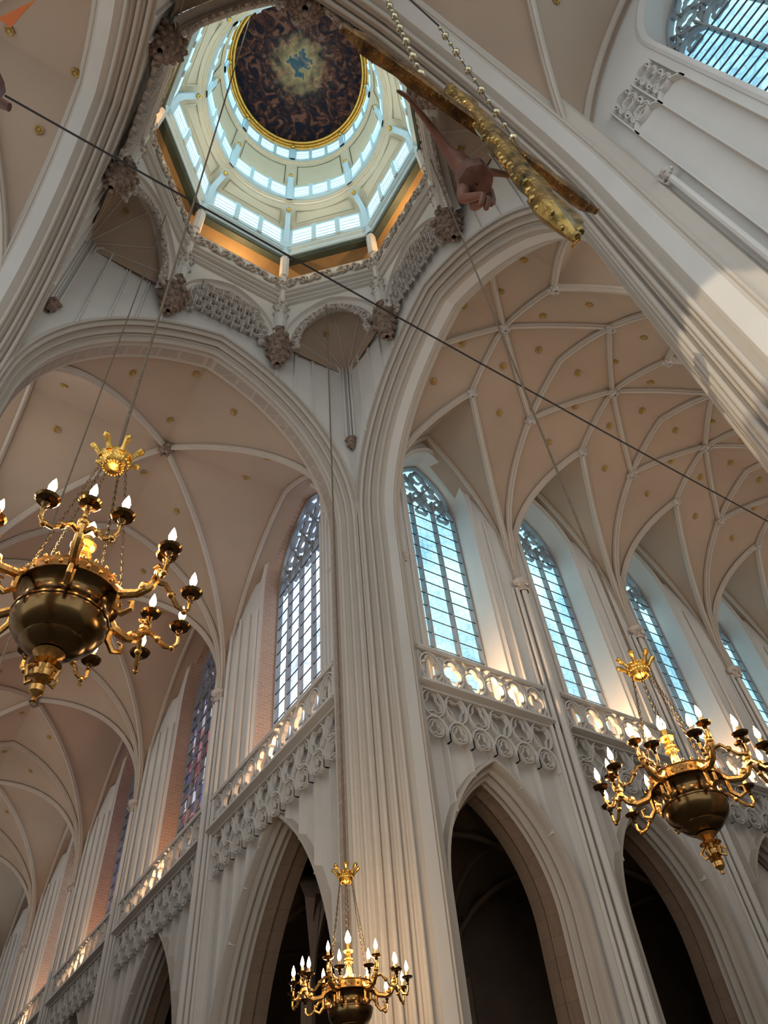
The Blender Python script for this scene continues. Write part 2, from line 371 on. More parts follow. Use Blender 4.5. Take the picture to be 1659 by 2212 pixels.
def spring_pts(f, a, b, n=18):   # denser near the springing
    out = [(a[0]+(b[0]-a[0])*1e-4, a[1]+(b[1]-a[1])*1e-4, ZCAP-0.005)]
    for i in range(n+1):
        t = (i/n)**2; out.append((a[0]+(b[0]-a[0])*t, a[1]+(b[1]-a[1])*t, f(a[0]+(b[0]-a[0])*t, a[1]+(b[1]-a[1])*t)))
    return out

ZR, ZM = 1.0, 0.9076         # gallery rail, gallery moulding
ZCAP = 1.37
# ------------------------------------------------------------------ far-right arm vault (net of ribs)
ZB = 1.42; XB = [0.068+0.466*k for k in range(7)]; QB = 0.235
VB = lambda x, w, z: (x, -w, z)
def net_vault():
    mb = MB()
    for k in range(6): vault_bay(mb, VB, XB[k], XB[k+1], QB, ZB, 0.05)
    c = struct(mb, 'ceiling', VAULT, smooth=30)
    for k in range(6):
        xa, xb = XB[k], XB[k+1]; xc = (xa+xb)/2
        f = lambda x, w: hsurf(min(max(x, xa), xb), w, xa, xb, QB, ZB, 0.05)
        q, bb = QB, 0.245
        for sd in (0, 1):
            W = (lambda w: w) if not sd else (lambda w: S-w)
            rib(c, VB, spring_pts(f, (xa, W(0.0)), (xc, W(q))))
            rib(c, VB, spring_pts(f, (xb, W(0.0)), (xc, W(q))))
            rib(c, VB, line_pts(f, (xc, W(q)), (xc, S/2), 8), 0.0090, 0.016)
            rib(c, VB, line_pts(f, (xc, S/2), (xa, W(bb)), 8), 0.0090, 0.016)
            rib(c, VB, line_pts(f, (xc, S/2), (xb, W(bb)), 8), 0.0090, 0.016)
            boss(c, VB, xc, W(q), f(xc, q), 0.017)
            # wall rib around the window head
            pts = [(xa+(xb-xa)*i/24, 0 if not sd else S, f(xa+(xb-xa)*i/24, 1e-5)) for i in range(25)]
            rib(c, VB, pts, 0.008, 0.012)
        boss(c, VB, xc, S/2, f(xc, S/2), 0.019)
        pts = [(xb, S*i/36, h1(S*i/36, ZB)) for i in range(37)]
        if k < 6: rib(c, VB, pts)
        for w in (bb, S-bb): boss(c, VB, xb, w, f(xb, w), 0.017)
        for fx, w in ((0.22, 0.215), (0.76, 0.222), (0.30, 0.335), (0.64, 0.335), (0.22, S-0.215), (0.76, S-0.222), (0.30, S-0.34), (0.64, S-0.335), (0.18, 0.425), (0.82, 0.425), (0.42, 0.11), (0.42, S-0.11)):
            x = xa+(xb-xa)*fx; rosette(c, VB, x, w, f(x, w), surf_n(VB, f, x, w))
    return c
net_vault()
# ------------------------------------------------------------------ far-left arm vault (four-part bays)
ZA = 1.365; YA = [0.05, 0.848, 1.627, 2.406, 3.185, 3.964]
VA = lambda x, w, z: (-w, x, z)
def cross_vault(V, ys, z0, nm='ceiling', far=True):
    mb = MB()
    for k in range(len(ys)-1): vault_bay(mb, V, ys[k], ys[k+1], S/2, z0, 0.02, n=16)
    c = struct(mb, nm, VAULT, smooth=30)
    for k in range(len(ys)-1):
        ya, yb = ys[k], ys[k+1]; yc = (ya+yb)/2
        f = lambda x, w: hsurf(min(max(x, ya), yb), w, ya, yb, S/2, z0, 0.02)
        for y0, y1 in ((ya, yb), (yb, ya)):
            for W0, W1 in ((0, S/2), (S, S/2)):
                if W0 == 0: rib(c, V, spring_pts(f, (y0, 0), (yc, S/2), 24), 0.009, 0.018)
                else: rib(c, V, spring_pts(f, (y0, S), (yc, S/2), 24), 0.009, 0.018)
        boss(c, V, yc, S/2, f(yc, S/2), 0.026, CORBEL)
        rib(c, V, [(yb, S*i/40, h1(S*i/40, z0)) for i in range(41)], 0.010, 0.018)
        for sd in (0, S):
            rib(c, V, [(ya+(yb-ya)*i/30, sd, f(ya+(yb-ya)*i/30, 1e-5)) for i in range(31)], 0.008, 0.012)
        for fy, w in ((0.17, 0.308), (0.28, 0.15), (0.5, 0.147), (0.75, 0.31), (0.36, 0.457), (0.66, 0.457), (0.12, 0.45), (0.16, 0.616), (0.39, 0.775), (0.8, 0.6), (0.6, 0.75)):
            y = ya+(yb-ya)*fy; rosette(c, V, y, w, f(y, w), surf_n(V, f, y, w), 0.010)
    return c
cross_vault(VA, YA, ZA)
VC = lambda x, w, z: (-w, -S-x, z)
cross_vault(VC, [0.05, 0.848, 1.627], ZA)
VD = lambda x, w, z: (-S-x, -w, z)
cross_vault(VD, [0.05, 0.65, 1.25, 1.85], ZA)

# ------------------------------------------------------------------ crossing arches and piers
AR_ZS, AR_R = 1.375, 0.6
def cross_arch(M, name):
    prof = [(-0.002, -0.010), (-0.002, 0.0)]
    for d, i, r in ((0.010, 0.004, 0.0045), (0.029, 0.012, 0.0040), (0.050, 0.022, 0.0045)):
        prof += [(d-r-0.0055, i-0.006), (d-r-0.0015, i-0.007), (d-r*0.8, i-0.002)]+roll(d, i, r, 5, -80, 80)+[(d+r*0.8, i-0.002), (d+r+0.0015, i-0.006)]
    prof += [(0.066, 0.020), (0.069, 0.022), (0.102, 0.022)]+roll(0.108, 0.018, 0.0035, a0=-60, a1=100)+[(0.116, 0.010), (0.122, 0.004), (0.134, 0.002), (0.138, -0.02)]
    mb = MB(); arch_loft(mb, M, S/2, S/2, -0.16, AR_ZS, AR_R, prof, n=26)
    return struct(mb, name, PIER, smooth=50)
cross_arch(MA, 'trim_1'); cross_arch(MBp, 'trim_2'); cross_arch(MC, 'trim_3'); cross_arch(MD, 'trim_4')
for M, zz, nm in ((MA, ZA, 'far_left'), (MBp, ZB, 'far_right'), (MC, ZA, 'near'), (MD, ZA, 'left')):
    # grey stone band and closing web between the arch and the vault
    mb = MB(); arch_loft(mb, M, S/2, S/2, -0.16, AR_ZS, AR_R, [(0.071, 0.0228), (0.100, 0.0228)], n=26)
    struct(mb, 'wall_arch_band_'+nm, GREYST if M in (MA,) else PLASTER)
# pier cores behind the mouldings
def pier_core(px, py, sx, sy):
    mb = MB(); mb.box(lambda u, d, z: (px+sx*u, py+sy*d, z), 0.0045, 0.135, 0.0045, 0.135, -0.16, 1.9)
    # small flanking faces that meet the arm walls
    struct(mb, 'wall_pier', PIER)
for px, py, sx, sy in ((0, 0, 1, 1), (0, -S, 1, -1), (-S, 0, -1, 1), (-S, -S, -1, -1)): pier_core(px, py, sx, sy)
# spandrel walls above the crossing arches
for M, nm in ((MA, 'far_left'), (MBp, 'far_right'), (MC, 'near'), (MD, 'left')):
    mb = MB(); P = arch_path(S/2, S/2, AR_ZS, AR_ZS, AR_R, 0, 26)
    mb.grid([[M(u, 0, z) for u, z in P], [M(u, 0, 2.36) for u, z in P]])
    w = struct(mb, 'wall_crossing_'+nm, PLASTER)
    # wall shafts rising on both sides from a little corbel near the corner, and blind mullions
    for sd in (0, 1):
        UU = (lambda u: u) if not sd else (lambda u: S-u)
        mb = MB()
        for j, u in enumerate((0.075, 0.135, 0.195, 0.255)):
            zb = AR_ZS+math.sqrt(max(0, AR_R**2-(AR_R-u)**2))+0.004
            bar(mb, M, [(UU(u), zb), (UU(u), 2.14)], 0.0035, 0.004, -0.003)
        for u0 in (0.03, 0.075, 0.135, 0.195):
            du = 0.0525 if u0 > 0.05 else 0.045; c_ = u0+du/2 if u0 > 0.05 else 0.052
            bar(mb, M, arch_path(UU(c_), du*0.5, 2.05, 2.08, du*0.8, 0, 5), 0.003, 0.003, -0.003)
            bar(mb, M, circ(UU(c_), 2.145, 0.017, 12), 0.003, 0.003, -0.003, True)
            bar(mb, M, foil(UU(c_), 2.145, 0.014, 4, PI/4, 16), 0.002, 0.003, -0.003, True)
        bar(mb, M, [(UU(0.02), 2.17), (UU(0.27), 2.17)], 0.003, 0.005, -0.004)
        mb.build('blind_tracery', PLASTER, w)
# ------------------------------------------------------------------ octagon stage
def oct_v(k, R=None, z=0.0):
    a = math.radians(22.5+45*k); R = R or 0.4427; return Vector((AX+R*math.cos(a), AX+R*math.sin(a), z))
def oct_map(k):
    A = oct_v(k); B = oct_v(k+1); mid = (A+B)/2; t = (B-A).normalized(); n = Vector((mid.x-AX, mid.y-AX, 0)).normalized()
    return (lambda u, d, z: (mid.x+t.x*u+n.x*d, mid.y+t.y*u+n.y*d, z)), (B-A).length/2
OCT = MB(); 
wall_oct = None
for k in range(8):
    M, hl = oct_map(k); diag = (k % 2 == 0)
    mb = MB()
    ahw, azs, aR, azb = 0.142, 2.035, 0.205, 1.985
    arch_wall(mb, M, -hl, hl, azb, 2.50, 0, ahw, azb, azs, aR, 0.0)
    arch_loft(mb, M, 0, ahw, azb, azs, aR, [(0, 0), (0.004, 0.004)]+roll(0.008, 0.006, 0.005)+[(0.02, 0.008), (0.024 if not diag else 0.034, 0.010)])
    w = struct(mb, 'wall_octagon', PLASTER)
    # mouldings over the arch
    mb = MB()
    for zz, r in ((2.285, 0.006), (2.315, 0.004), (2.35, 0.007), (2.385, 0.005)):
        mb.sweep([M(-hl, -0.002, zz), M(hl, -0.002, zz)], nrm(M) if False else Vector(M(0, 1, 0))-Vector(M(0, 0, 0)), [(r*math.cos(a*PI/4), r*1.6*math.sin(a*PI/4)) for a in range(8)])
    bar(mb, M, arch_path(0, ahw+0.012, azb, azs, aR+0.012, 0, 12), 0.004, 0.007, -0.004)
    mb.build('string_course', PLASTER, w)
    # leaf frieze
    mb = MB(); rnd = random.Random(k)
    for j in range(7):
        u = -hl+0.03+(2*hl-0.06)*j/6
        for q in range(6):
            a = q*PI/3+rnd.random(); rr = 0.014
            mb.ball(M(u+rr*math.cos(a), -0.006, 2.447+rr*math.sin(a)*1.3), rnd.uniform(0.005, 0.009), 6, 4)
        bar(mb, M, [(u+0.012*math.cos(t*0.5), 2.447+0.02*math.sin(t*0.5)) for t in range(10)], 0.0025, 0.004, -0.008)
        if j < 6: bar(mb, M, [(u+(2*hl-0.06)/6*t/6, 2.447+0.022*math.sin(t*PI/6)*(1 if j % 2 else -1)) for t in range(7)], 0.003, 0.004, -0.006)
    mb.build('leaf_frieze', CARVED, w)
    # cusped tracery hanging inside the arch
    mb = MB(); rnd = random.Random(20+k)
    P = arch_path(0, ahw-0.016, azb+0.02, azs, aR-0.016, 0, 11)
    for (u, z) in P[::1]:
        bar(mb, M, foil(u*0.93, z-0.008, 0.015, 3, rnd.random()*6, 14), 0.0028, 0.004, 0.006, True)
        for q in range(3): mb.ball(M(u*0.90+rnd.uniform(-.012, .012), 0.002, z-0.016+rnd.uniform(-.012, .01)), rnd.uniform(0.0035, 0.007), 6, 4)
    if not diag:
        for r_ in range(4):
            for c_ in range(-4, 5):
                u = c_*0.031+(0.0155 if r_ % 2 else 0); z = 2.035+r_*0.042
                top = azs+math.sqrt(max(0, aR**2-(abs(u)+aR-ahw)**2))-0.02
                if abs(u) > ahw-0.02 or z > top: continue
                bar(mb, M, foil(u, z, 0.02, 3 if r_ % 2 else 4, r_*0.8, 16), 0.0028, 0.004, 0.004, True)
                bar(mb, M, circ(u, z, 0.021, 14), 0.0025, 0.004, 0.002, True)
                bar(mb, M, [(u+0.0155, z-0.045), (u+0.0155, z+0.02)], 0.0025, 0.006, -0.002)
    mb.build('hanging_tracery', CARVED, w)
    if diag:
        mb = MB()
        prof = [(0.034+0.17*j/9, 0.010+0.135*(j/9)**1.15) for j in range(10)]
        # squinch: shrinking arches running back to the corner
        rows = []
        for j in range(10):
            t = j/9; hw_ = ahw*(1-t)*1.0+0.002; z_s = azs+0.05*t; rr = aR*(1-t)+0.004
            P = arch_path(0, hw_, z_s-0.001, z_s+0.02*t, max(rr*1.05, hw_*1.001), 0, 12)
            rows.append([M(u, 0.034+0.168*t, z) for u, z in P])
        mb.grid(rows)
        sq = mb.build('squinch_vault', VAULT, w)
        mb = MB()
        for c_ in (4, 8, 13, 18, 22):
            c_ = min(c_, len(rows[0])-1); mb.tube([Vector(rows[j][c_])-Vector((0, 0, 0.002)) for j in range(10)], 0.0032, 5)
        mb.build('squinch_rib', RIB, w)
        # corner shafts on a small corbel
        mb = MB()
        cpos = M(0, 0.198, 0)
        for off in (-0.012, 0, 0.012): mb.tube([M(off, 0.192-abs(off)*0.6, 1.70), M(off, 0.192-abs(off)*0.6, 2.16)], 0.0035, 6)
        mb.build('corner_shaft', PLASTER, w)
        mb = MB(); berries(mb, M(0, 0.185, 1.70), 0.017, 0.045, 14, 0.35); mb.build('corner_corbel', CORBEL, w)
        rosette(w, lambda x, y, z: M(x, y, z), 0.035, 0.075, 2.172, (0, 0, -1), 0.008)
    # cove and cornice
    mb = MB()
    R0 = 0.4427
    def ring(k_, dd, z): 
        s_ = 1+dd/0.409; a_ = oct_v(k_, R0*s_, z); b_ = oct_v(k_+1, R0*s_, z); return [a_, b_]
    mb.grid([ring(k, dd, z) for dd, z in ((0.0, 2.50), (0.0, 2.505), (0.045, 2.505), (0.06, 2.56), (0.06, 2.64), (0.02, 2.665))])
    mb.build('cove', COVE, w)
    mb = MB(); mb.grid([ring(k, dd, z) for dd, z in ((0.03, 2.665), (-0.004, 2.665), (-0.004, 2.672), (-0.010, 2.675), (-0.010, 2.690), (-0.003, 2.694), (-0.003, 2.702), (0.004, 2.706))])
    mb.build('cornice', CORN, w)
for k in (1, 3, 7):
    M, hl = oct_map(k); lamp('cove_light', 'POINT', M(0, 0.030, 2.535), 140, (1.0, 0.62, 0.26), 0.04)
# statue canopies on the octagon corners
for k in range(8):
    v = oct_v(k, 0.437); 
    root = None
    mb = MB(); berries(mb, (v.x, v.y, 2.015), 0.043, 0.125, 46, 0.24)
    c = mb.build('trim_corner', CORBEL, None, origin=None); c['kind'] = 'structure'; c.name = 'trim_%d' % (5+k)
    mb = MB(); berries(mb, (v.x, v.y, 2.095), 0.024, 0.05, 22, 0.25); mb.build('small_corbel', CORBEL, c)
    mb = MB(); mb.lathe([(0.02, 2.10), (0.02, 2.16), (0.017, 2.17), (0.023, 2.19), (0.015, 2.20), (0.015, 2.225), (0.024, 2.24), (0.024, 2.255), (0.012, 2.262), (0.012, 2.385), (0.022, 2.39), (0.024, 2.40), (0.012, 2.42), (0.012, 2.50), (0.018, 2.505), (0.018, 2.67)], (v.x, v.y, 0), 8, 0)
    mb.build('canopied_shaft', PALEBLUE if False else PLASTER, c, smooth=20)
    mb = MB(); rnd = random.Random(k)
    for zz, rr, nn in ((2.25, 0.026, 10), (2.395, 0.024, 10), (2.20, 0.024, 8), (2.45, 0.015, 6)):
        for q in range(nn):
            a = 2*PI*q/nn; mb.ball((v.x+rr*math.cos(a), v.y+rr*math.sin(a), zz+rnd.uniform(-.008, .008)), 0.0055, 6, 4)
    for q in range(6):
        a = 2*PI*q/6; mb.tube([(v.x+0.022*math.cos(a), v.y+0.022*math.sin(a), 2.235), (v.x+0.018*math.cos(a), v.y+0.018*math.sin(a), 2.29), (v.x+0.012*math.cos(a), v.y+0.012*math.sin(a), 2.31)], [0.004, 0.003, 0.001], 5)
    mb.build('canopy_carving', CARVED, c)
# ------------------------------------------------------------------ lantern dome
lant = MB(); R0 = 0.4427
def oring(R, z, n=1): return [oct_v(k, R, z) for k in range(8)]
def cring(R, z, n=48): return [Vector((AX+R*math.cos(2*PI*k/n), AX+R*math.sin(2*PI*k/n), z)) for k in range(n)]
def mring(R, z, mix, n=48):   # between octagon and circle
    out = []
    for k in range(n):
        a = 2*PI*k/n; b = (a+PI/8) % (PI/4)-PI/8
        ro = R*math.cos(PI/8)/math.cos(b); out.append(Vector((AX+(ro*(1-mix)+R*mix)*math.cos(a), AX+(ro*(1-mix)+R*mix)*math.sin(a), z)))
    return out
mb = MB(); mb.grid([mring(R, z, 0) for R, z in ((R0-0.004, 2.706), (R0-0.010, 2.712), (R0-0.008, 2.735), (R0-0.018, 2.742), (R0-0.018, 2.755))], closed_v=True)
LANT = struct(mb, 'wall_lantern', PALEBLUE, smooth=20)
TIERS = ((0.428, 2.755, 2.93, 0.0), (0.338, 3.045, 3.20, 0.55), (0.318, 3.52, 3.68, 0.9))
mb = MB()
mb.grid([mring(R, z, mx) for R, z, mx in ((0.428, 2.93, 0), (0.42, 2.945, 0.05), (0.395, 2.975, 0.3), (0.352, 3.01, 0.9), (0.346, 3.015, 1))], closed_v=True)
mb.grid([mring(R, z, mx) for R, z, mx in ((0.338, 3.20, 0.55), (0.336, 3.22, 0.6), (0.330, 3.33, 0.8), (0.322, 3.48, 1.0))], closed_v=True)
mb.grid([mring(R, z, mx) for R, z, mx in ((0.318, 3.68, 0.9), (0.31, 3.74, 1), (0.30, 3.80, 1), (0.001, 3.82, 1))], closed_v=True)
mb.build('cream_vault', CREAM, LANT, smooth=30)
mb = MB()
for R, z in ((0.345, 3.02), (0.338, 3.035), (0.322, 3.49), (0.317, 3.51)):
    mb.grid([cring(R+0.0055*math.cos(a*PI/4), z+0.0055*math.sin(a*PI/4)) for a in range(8)], closed_u=True, closed_v=True)
mb.build('ring_moulding', CREAM, LANT)
for ti, (R, z0, z1, mx) in enumerate(TIERS):
    nl = 3
    for k in range(8):
        A = oct_v(k, R); B = oct_v(k+1, R); A = Vector((A.x, A.y, 0)); B = Vector((B.x, B.y, 0))
        def pt(t, d, z):
            P = A.lerp(B, t); c_ = Vector((AX, AX, 0)); dr = (P-c_); rr = dr.length
            rr2 = rr*(1-mx)+R*mx; dr.normalize(); q = c_+dr*(rr2+d); return (q.x, q.y, z)
        nn = 9
        # solid panels with frames; three lights per side
        fr = MB(); pane = MB()
        m0 = 0.08; lw = (1-2*m0-0.06*2)/3; hz = (z1-z0)
        zl, zh = z0+hz*0.16, z1-hz*0.10
        def slab(t0, t1, za, zb, d0=-0.006, d1=0.012):
            n_ = max(1, int((t1-t0)*nn))
            rows = [[pt(t0+(t1-t0)*i/n_, d, z) for d, z in ((d1, za), (d0, za), (d0, zb), (d1, zb))] for i in range(n_+1)]
            fr.grid(rows, closed_v=True)
            fr.f.append(tuple(range(len(fr.v)-4*(n_+1), len(fr.v)-4*(n_+1)+4))); fr.f.append(tuple(range(len(fr.v)-4, len(fr.v))))
        slab(0, 1, z0, zl); slab(0, 1, zh, z1)
        slab(0, m0, zl, zh); slab(1-m0, 1, zl, zh)
        for j in range(nl):
            t0 = m0+j*(lw+0.06); 
            if j < 2: slab(t0+lw, t0+lw+0.06, z0+0.003, zh+0.01, -0.012)
            rows = [[pt(t0+lw*i/3, 0.006, zl), pt(t0+lw*i/3, 0.006, zh)] for i in range(4)]
            pane.grid(rows)
            for q in (1, 2, 3):
                zz = zl+(zh-zl)*q/4; fr.tube([pt(t0, 0.0, zz), pt(t0+lw, 0.0, zz)], 0.0034, 4)
        wn = fr.build('lantern_window', PALEBLUE, LANT, smooth=20)
        pane.build('pane', GL_DOME, wn)
# ribs up the corners, with gilt knobs
for k in range(8):
    a = math.radians(22.5+45*k); dr = Vector((math.cos(a), math.sin(a), 0)); tn = Vector((-dr.y, dr.x, 0)); c0 = Vector((AX, AX, 0))
    mb = MB()
    for seg in (((0.436, 2.71), (0.424, 2.80), (0.420, 2.90), (0.405, 2.945), (0.375, 2.975), (0.350, 2.995)), ((0.334, 3.03), (0.330, 3.18), (0.322, 3.28)), ((0.311, 3.52), (0.309, 3.66))):
        rows = []
        for i, (R, z) in enumerate(seg):
            w_ = 0.012 if i < 3 else 0.010
            c_ = c0+dr*R; rows.append([(c_+tn*s_*w_+dr*o_+Vector((0, 0, z-(0.008 if i > 2 else 0)))) for s_, o_ in ((-1, 0.012), (-1, -0.008), (1, -0.008), (1, 0.012))])
        mb.grid(rows, closed_v=True)
    mb.build('corner_bracket', PALEBLUE, LANT, smooth=20)
    mb = MB()
    for R, z in ((0.352, 2.985), (0.318, 3.31), (0.300, 3.70)): mb.ball(c0+dr*R+Vector((0, 0, z-0.008)), 0.010, 10, 6)
    mb.build('gilt_knob', GOLD, LANT)
    # raised panel borders
    M, hl = oct_map(k)
    mb = MB()
    am = math.radians(45+45*k)
    def pp(ang, R, z): return (AX+R*math.cos(ang), AX+R*math.sin(ang), z)
    for (Ra, za, Rb, zb, sp0, sp1) in ((0.408, 2.948, 0.360, 2.995, 0.31, 0.31), (0.330, 3.225, 0.320, 3.455, 0.31, 0.31)):
        pl = [pp(am-sp0, Ra, za), pp(am-sp1, Rb, zb)]; pr = [pp(am+sp0, Ra, za), pp(am+sp1, Rb, zb)]
        top = [pp(am-sp1+2*sp1*i/10, Rb, zb) for i in range(11)]; bot = [pp(am-sp0+2*sp0*i/10, (Ra*0.98*math.cos(PI/8)/math.cos(-sp0+2*sp0*i/10)+Ra*0.02) if Ra > 0.4 else Ra, za) for i in range(11)]
        for q in (pl, pr, top, bot): mb.tube(q, 0.0018, 4)
    mb.build('panel_border', BALL, LANT)
# ceiling painting
mb = MB(); pr_ = [(0.001, 0.0), (0.10, -0.002), (0.2, -0.004), (0.288, -0.006)]
mb.lathe(pr_, (0, 0, 0), 64)
pc = (AX, AX, 3.74)
pt_ = thing('ceiling_painting', pc, 'round dark painting of swirling clouds in a gilt frame at the top of the lantern', 'painting')
mb.build('canvas', CANVAS, pt_, origin=(0, 0, 0))
mb = MB()
for R, z, r in ((0.289, -0.012, 0.008), (0.302, -0.016, 0.007), (0.313, -0.020, 0.009)):
    mb.grid([[(R*math.cos(t*PI/32)+r*math.cos(a*PI/4)*math.cos(t*PI/32), R*math.sin(t*PI/32)+r*math.cos(a*PI/4)*math.sin(t*PI/32), z+r*math.sin(a*PI/4)) for t in range(64)] for a in range(8)], closed_u=True, closed_v=True)
mb.lathe([(0.286, -0.006), (0.29, -0.016), (0.315, -0.016), (0.318, 0.01), (0.3, 0.02)], (0, 0, 0), 64)
mb.build('frame', GOLD, pt_, origin=(0, 0, 0))

# ------------------------------------------------------------------ arm walls
WIN = 0; DOORN = 0
def wall_shaft(par, M, u, zcap=ZCAP, zb=-0.15):
    mb = MB(); mb.tube([M(u, -0.006, zcap-0.02), M(u, -0.006, zcap+0.09)], 0.013, 10); mb.build('springer', RIB, par)
    mb = MB()
    mb.box(M, u-0.032, u+0.032, 0.0, 0.075, zb, 1.78)
    mb.build('wall_pillar', PLASTER, par)
    mb = MB()
    for du, dd, r in ((0, -0.016, 0.0085), (-0.017, -0.008, 0.006), (0.017, -0.008, 0.006), (-0.029, -0.001, 0.0045), (0.029, -0.001, 0.0045)):
        mb.tube([M(u+du, dd, zb), M(u+du, dd, zcap-0.03)], r, 8)
    mb.build('shaft_cluster', PLASTER, par)
    mb = MB(); c = M(u, -0.012, zcap-0.012)
    mb.lathe([(0.016, -0.03), (0.019, -0.027), (0.015, -0.022), (0.017, -0.012), (0.025, 0.0), (0.026, 0.008), (0.0, 0.01)], c, 12)
    for q in range(12):
        a = q*PI/6; mb.ball((c[0]+0.021*math.cos(a), c[1]+0.021*math.sin(a), c[2]-0.006-(q % 2)*0.008), 0.0055, 6, 4)
    mb.build('capital', CARVED, par)
def window(M, cx, hw, sill, zs, R, d0, d1, nlights, barstep, gmat, jmat, nb=True, splay=0.03, tr=True):
    global WIN, DOORN
    WIN += 1
    mb = MB()
    arch_loft(mb, M, cx, hw+splay, ZM if d0 > 0.021 else sill-0.1, zs, R+splay, [(d0-0.002, -0.004), (d0-0.004, 0.002), (d0+0.004, 0.006), (d0+0.006, 0.012)], 14)
    w = struct(mb, 'window_%d' % WIN, PLASTER)
    mb = MB(); arch_loft(mb, M, cx, hw+splay, ZM, zs, R+splay, [(d0+0.006, 0.012), (d1-0.006, splay-0.004), (d1+0.02, splay-0.004)], 14)
    mb.build('jamb', jmat, w)
    if d0 > 0.021 or True:
        mb = MB(); mb.box(M, cx-hw-splay, cx+hw+splay, d1-0.012, d1+0.02, ZM, sill-0.09); mb.build('sill', PLASTER, w, smooth=0)
    P = arch_path(cx, hw, sill-0.1, zs, R, 0, 14)
    # panes between mullions
    ztop = zs
    us = [cx-hw+2*hw*i/nlights for i in range(nlights+1)]
    mb = MB(); nP = len(P)//2
    Lp = P[:nP+1]; Rp = [(2*cx-u, z) for u, z in Lp]
    mb.grid([[M(u, d1+0.006, z) for u, z in Lp], [M(u, d1+0.006, z) for u, z in Rp]])
    mb.build('pane', gmat, w, smooth=0)
    mb = MB()
    def ztop_at(u):
        q = abs(u-cx); return zs+math.sqrt(max(0, R*R-(q+R-hw)**2))
    for u in us[1:-1]: bar(mb, M, [(u, sill-0.1), (u, min(ztop_at(u), zs+ (0.05 if tr else 1)))], 0.0042 if nlights < 5 else 0.0036, 0.008, d1-0.004)
    bar(mb, M, P, 0.005, 0.008, d1-0.002)
    lw = 2*hw/nlights
    if tr:
        zt = zs-0.0
        for i in range(nlights):
            c_ = (us[i]+us[i+1])/2
            bar(mb, M, [(u, z) for u, z in arch_path(c_, lw/2, zt-0.02, zt-0.012, lw*0.72, 0, 5)], 0.003, 0.006, d1-0.002)
            bar(mb, M, foil(c_, zt-0.004, lw*0.30, 3, PI/2, 14), 0.002, 0.005, d1-0.001, True)
        for i in range(nlights+1):     # flowing tracery net
            u0 = us[i]
            for sgn in (-1, 1):
                pts = []
                for j in range(13):
                    z = zt+0.01+(R*0.98)*j/12
                    u = u0+sgn*(lw*0.5)*(1-math.cos(j*PI/3.0))*0.5+sgn*0.0
                    if abs(u-cx) < hw and z < ztop_at(u): pts.append((u, z))
                if len(pts) > 2: bar(mb, M, pts, 0.0032, 0.006, d1-0.002)
        zz = zt+0.055; row = 0
        while zz < ztop_at(cx)-0.02:
            for i in range(nlights+2):
                c_ = us[0]+lw*(i-0.5)+(lw*0.5 if row % 2 else 0)
                if abs(c_-cx) < hw-0.01 and zz < ztop_at(c_)-0.015:
                    bar(mb, M, foil(c_, zz, lw*0.36, 4, row*0.8, 16), 0.0022, 0.005, d1-0.001, True)
            zz += lw*0.62; row += 1
    mb.build('tracery', MULL, w)
    mb = MB(); z = sill-0.1; 
    while z < zs+0.0:
        mb.tube([M(cx-hw, d1-0.006, z), M(cx+hw, d1-0.006, z)], 0.0021, 4); z += barstep
    if nb:
        for i in range(nlights): mb.tube([M((us[i]+us[i+1])/2, d1+0.003, sill-0.1), M((us[i]+us[i+1])/2, d1+0.003, zs)], 0.0006, 3)
    mb.build('glazing_bar', LEAD, w)
    return w

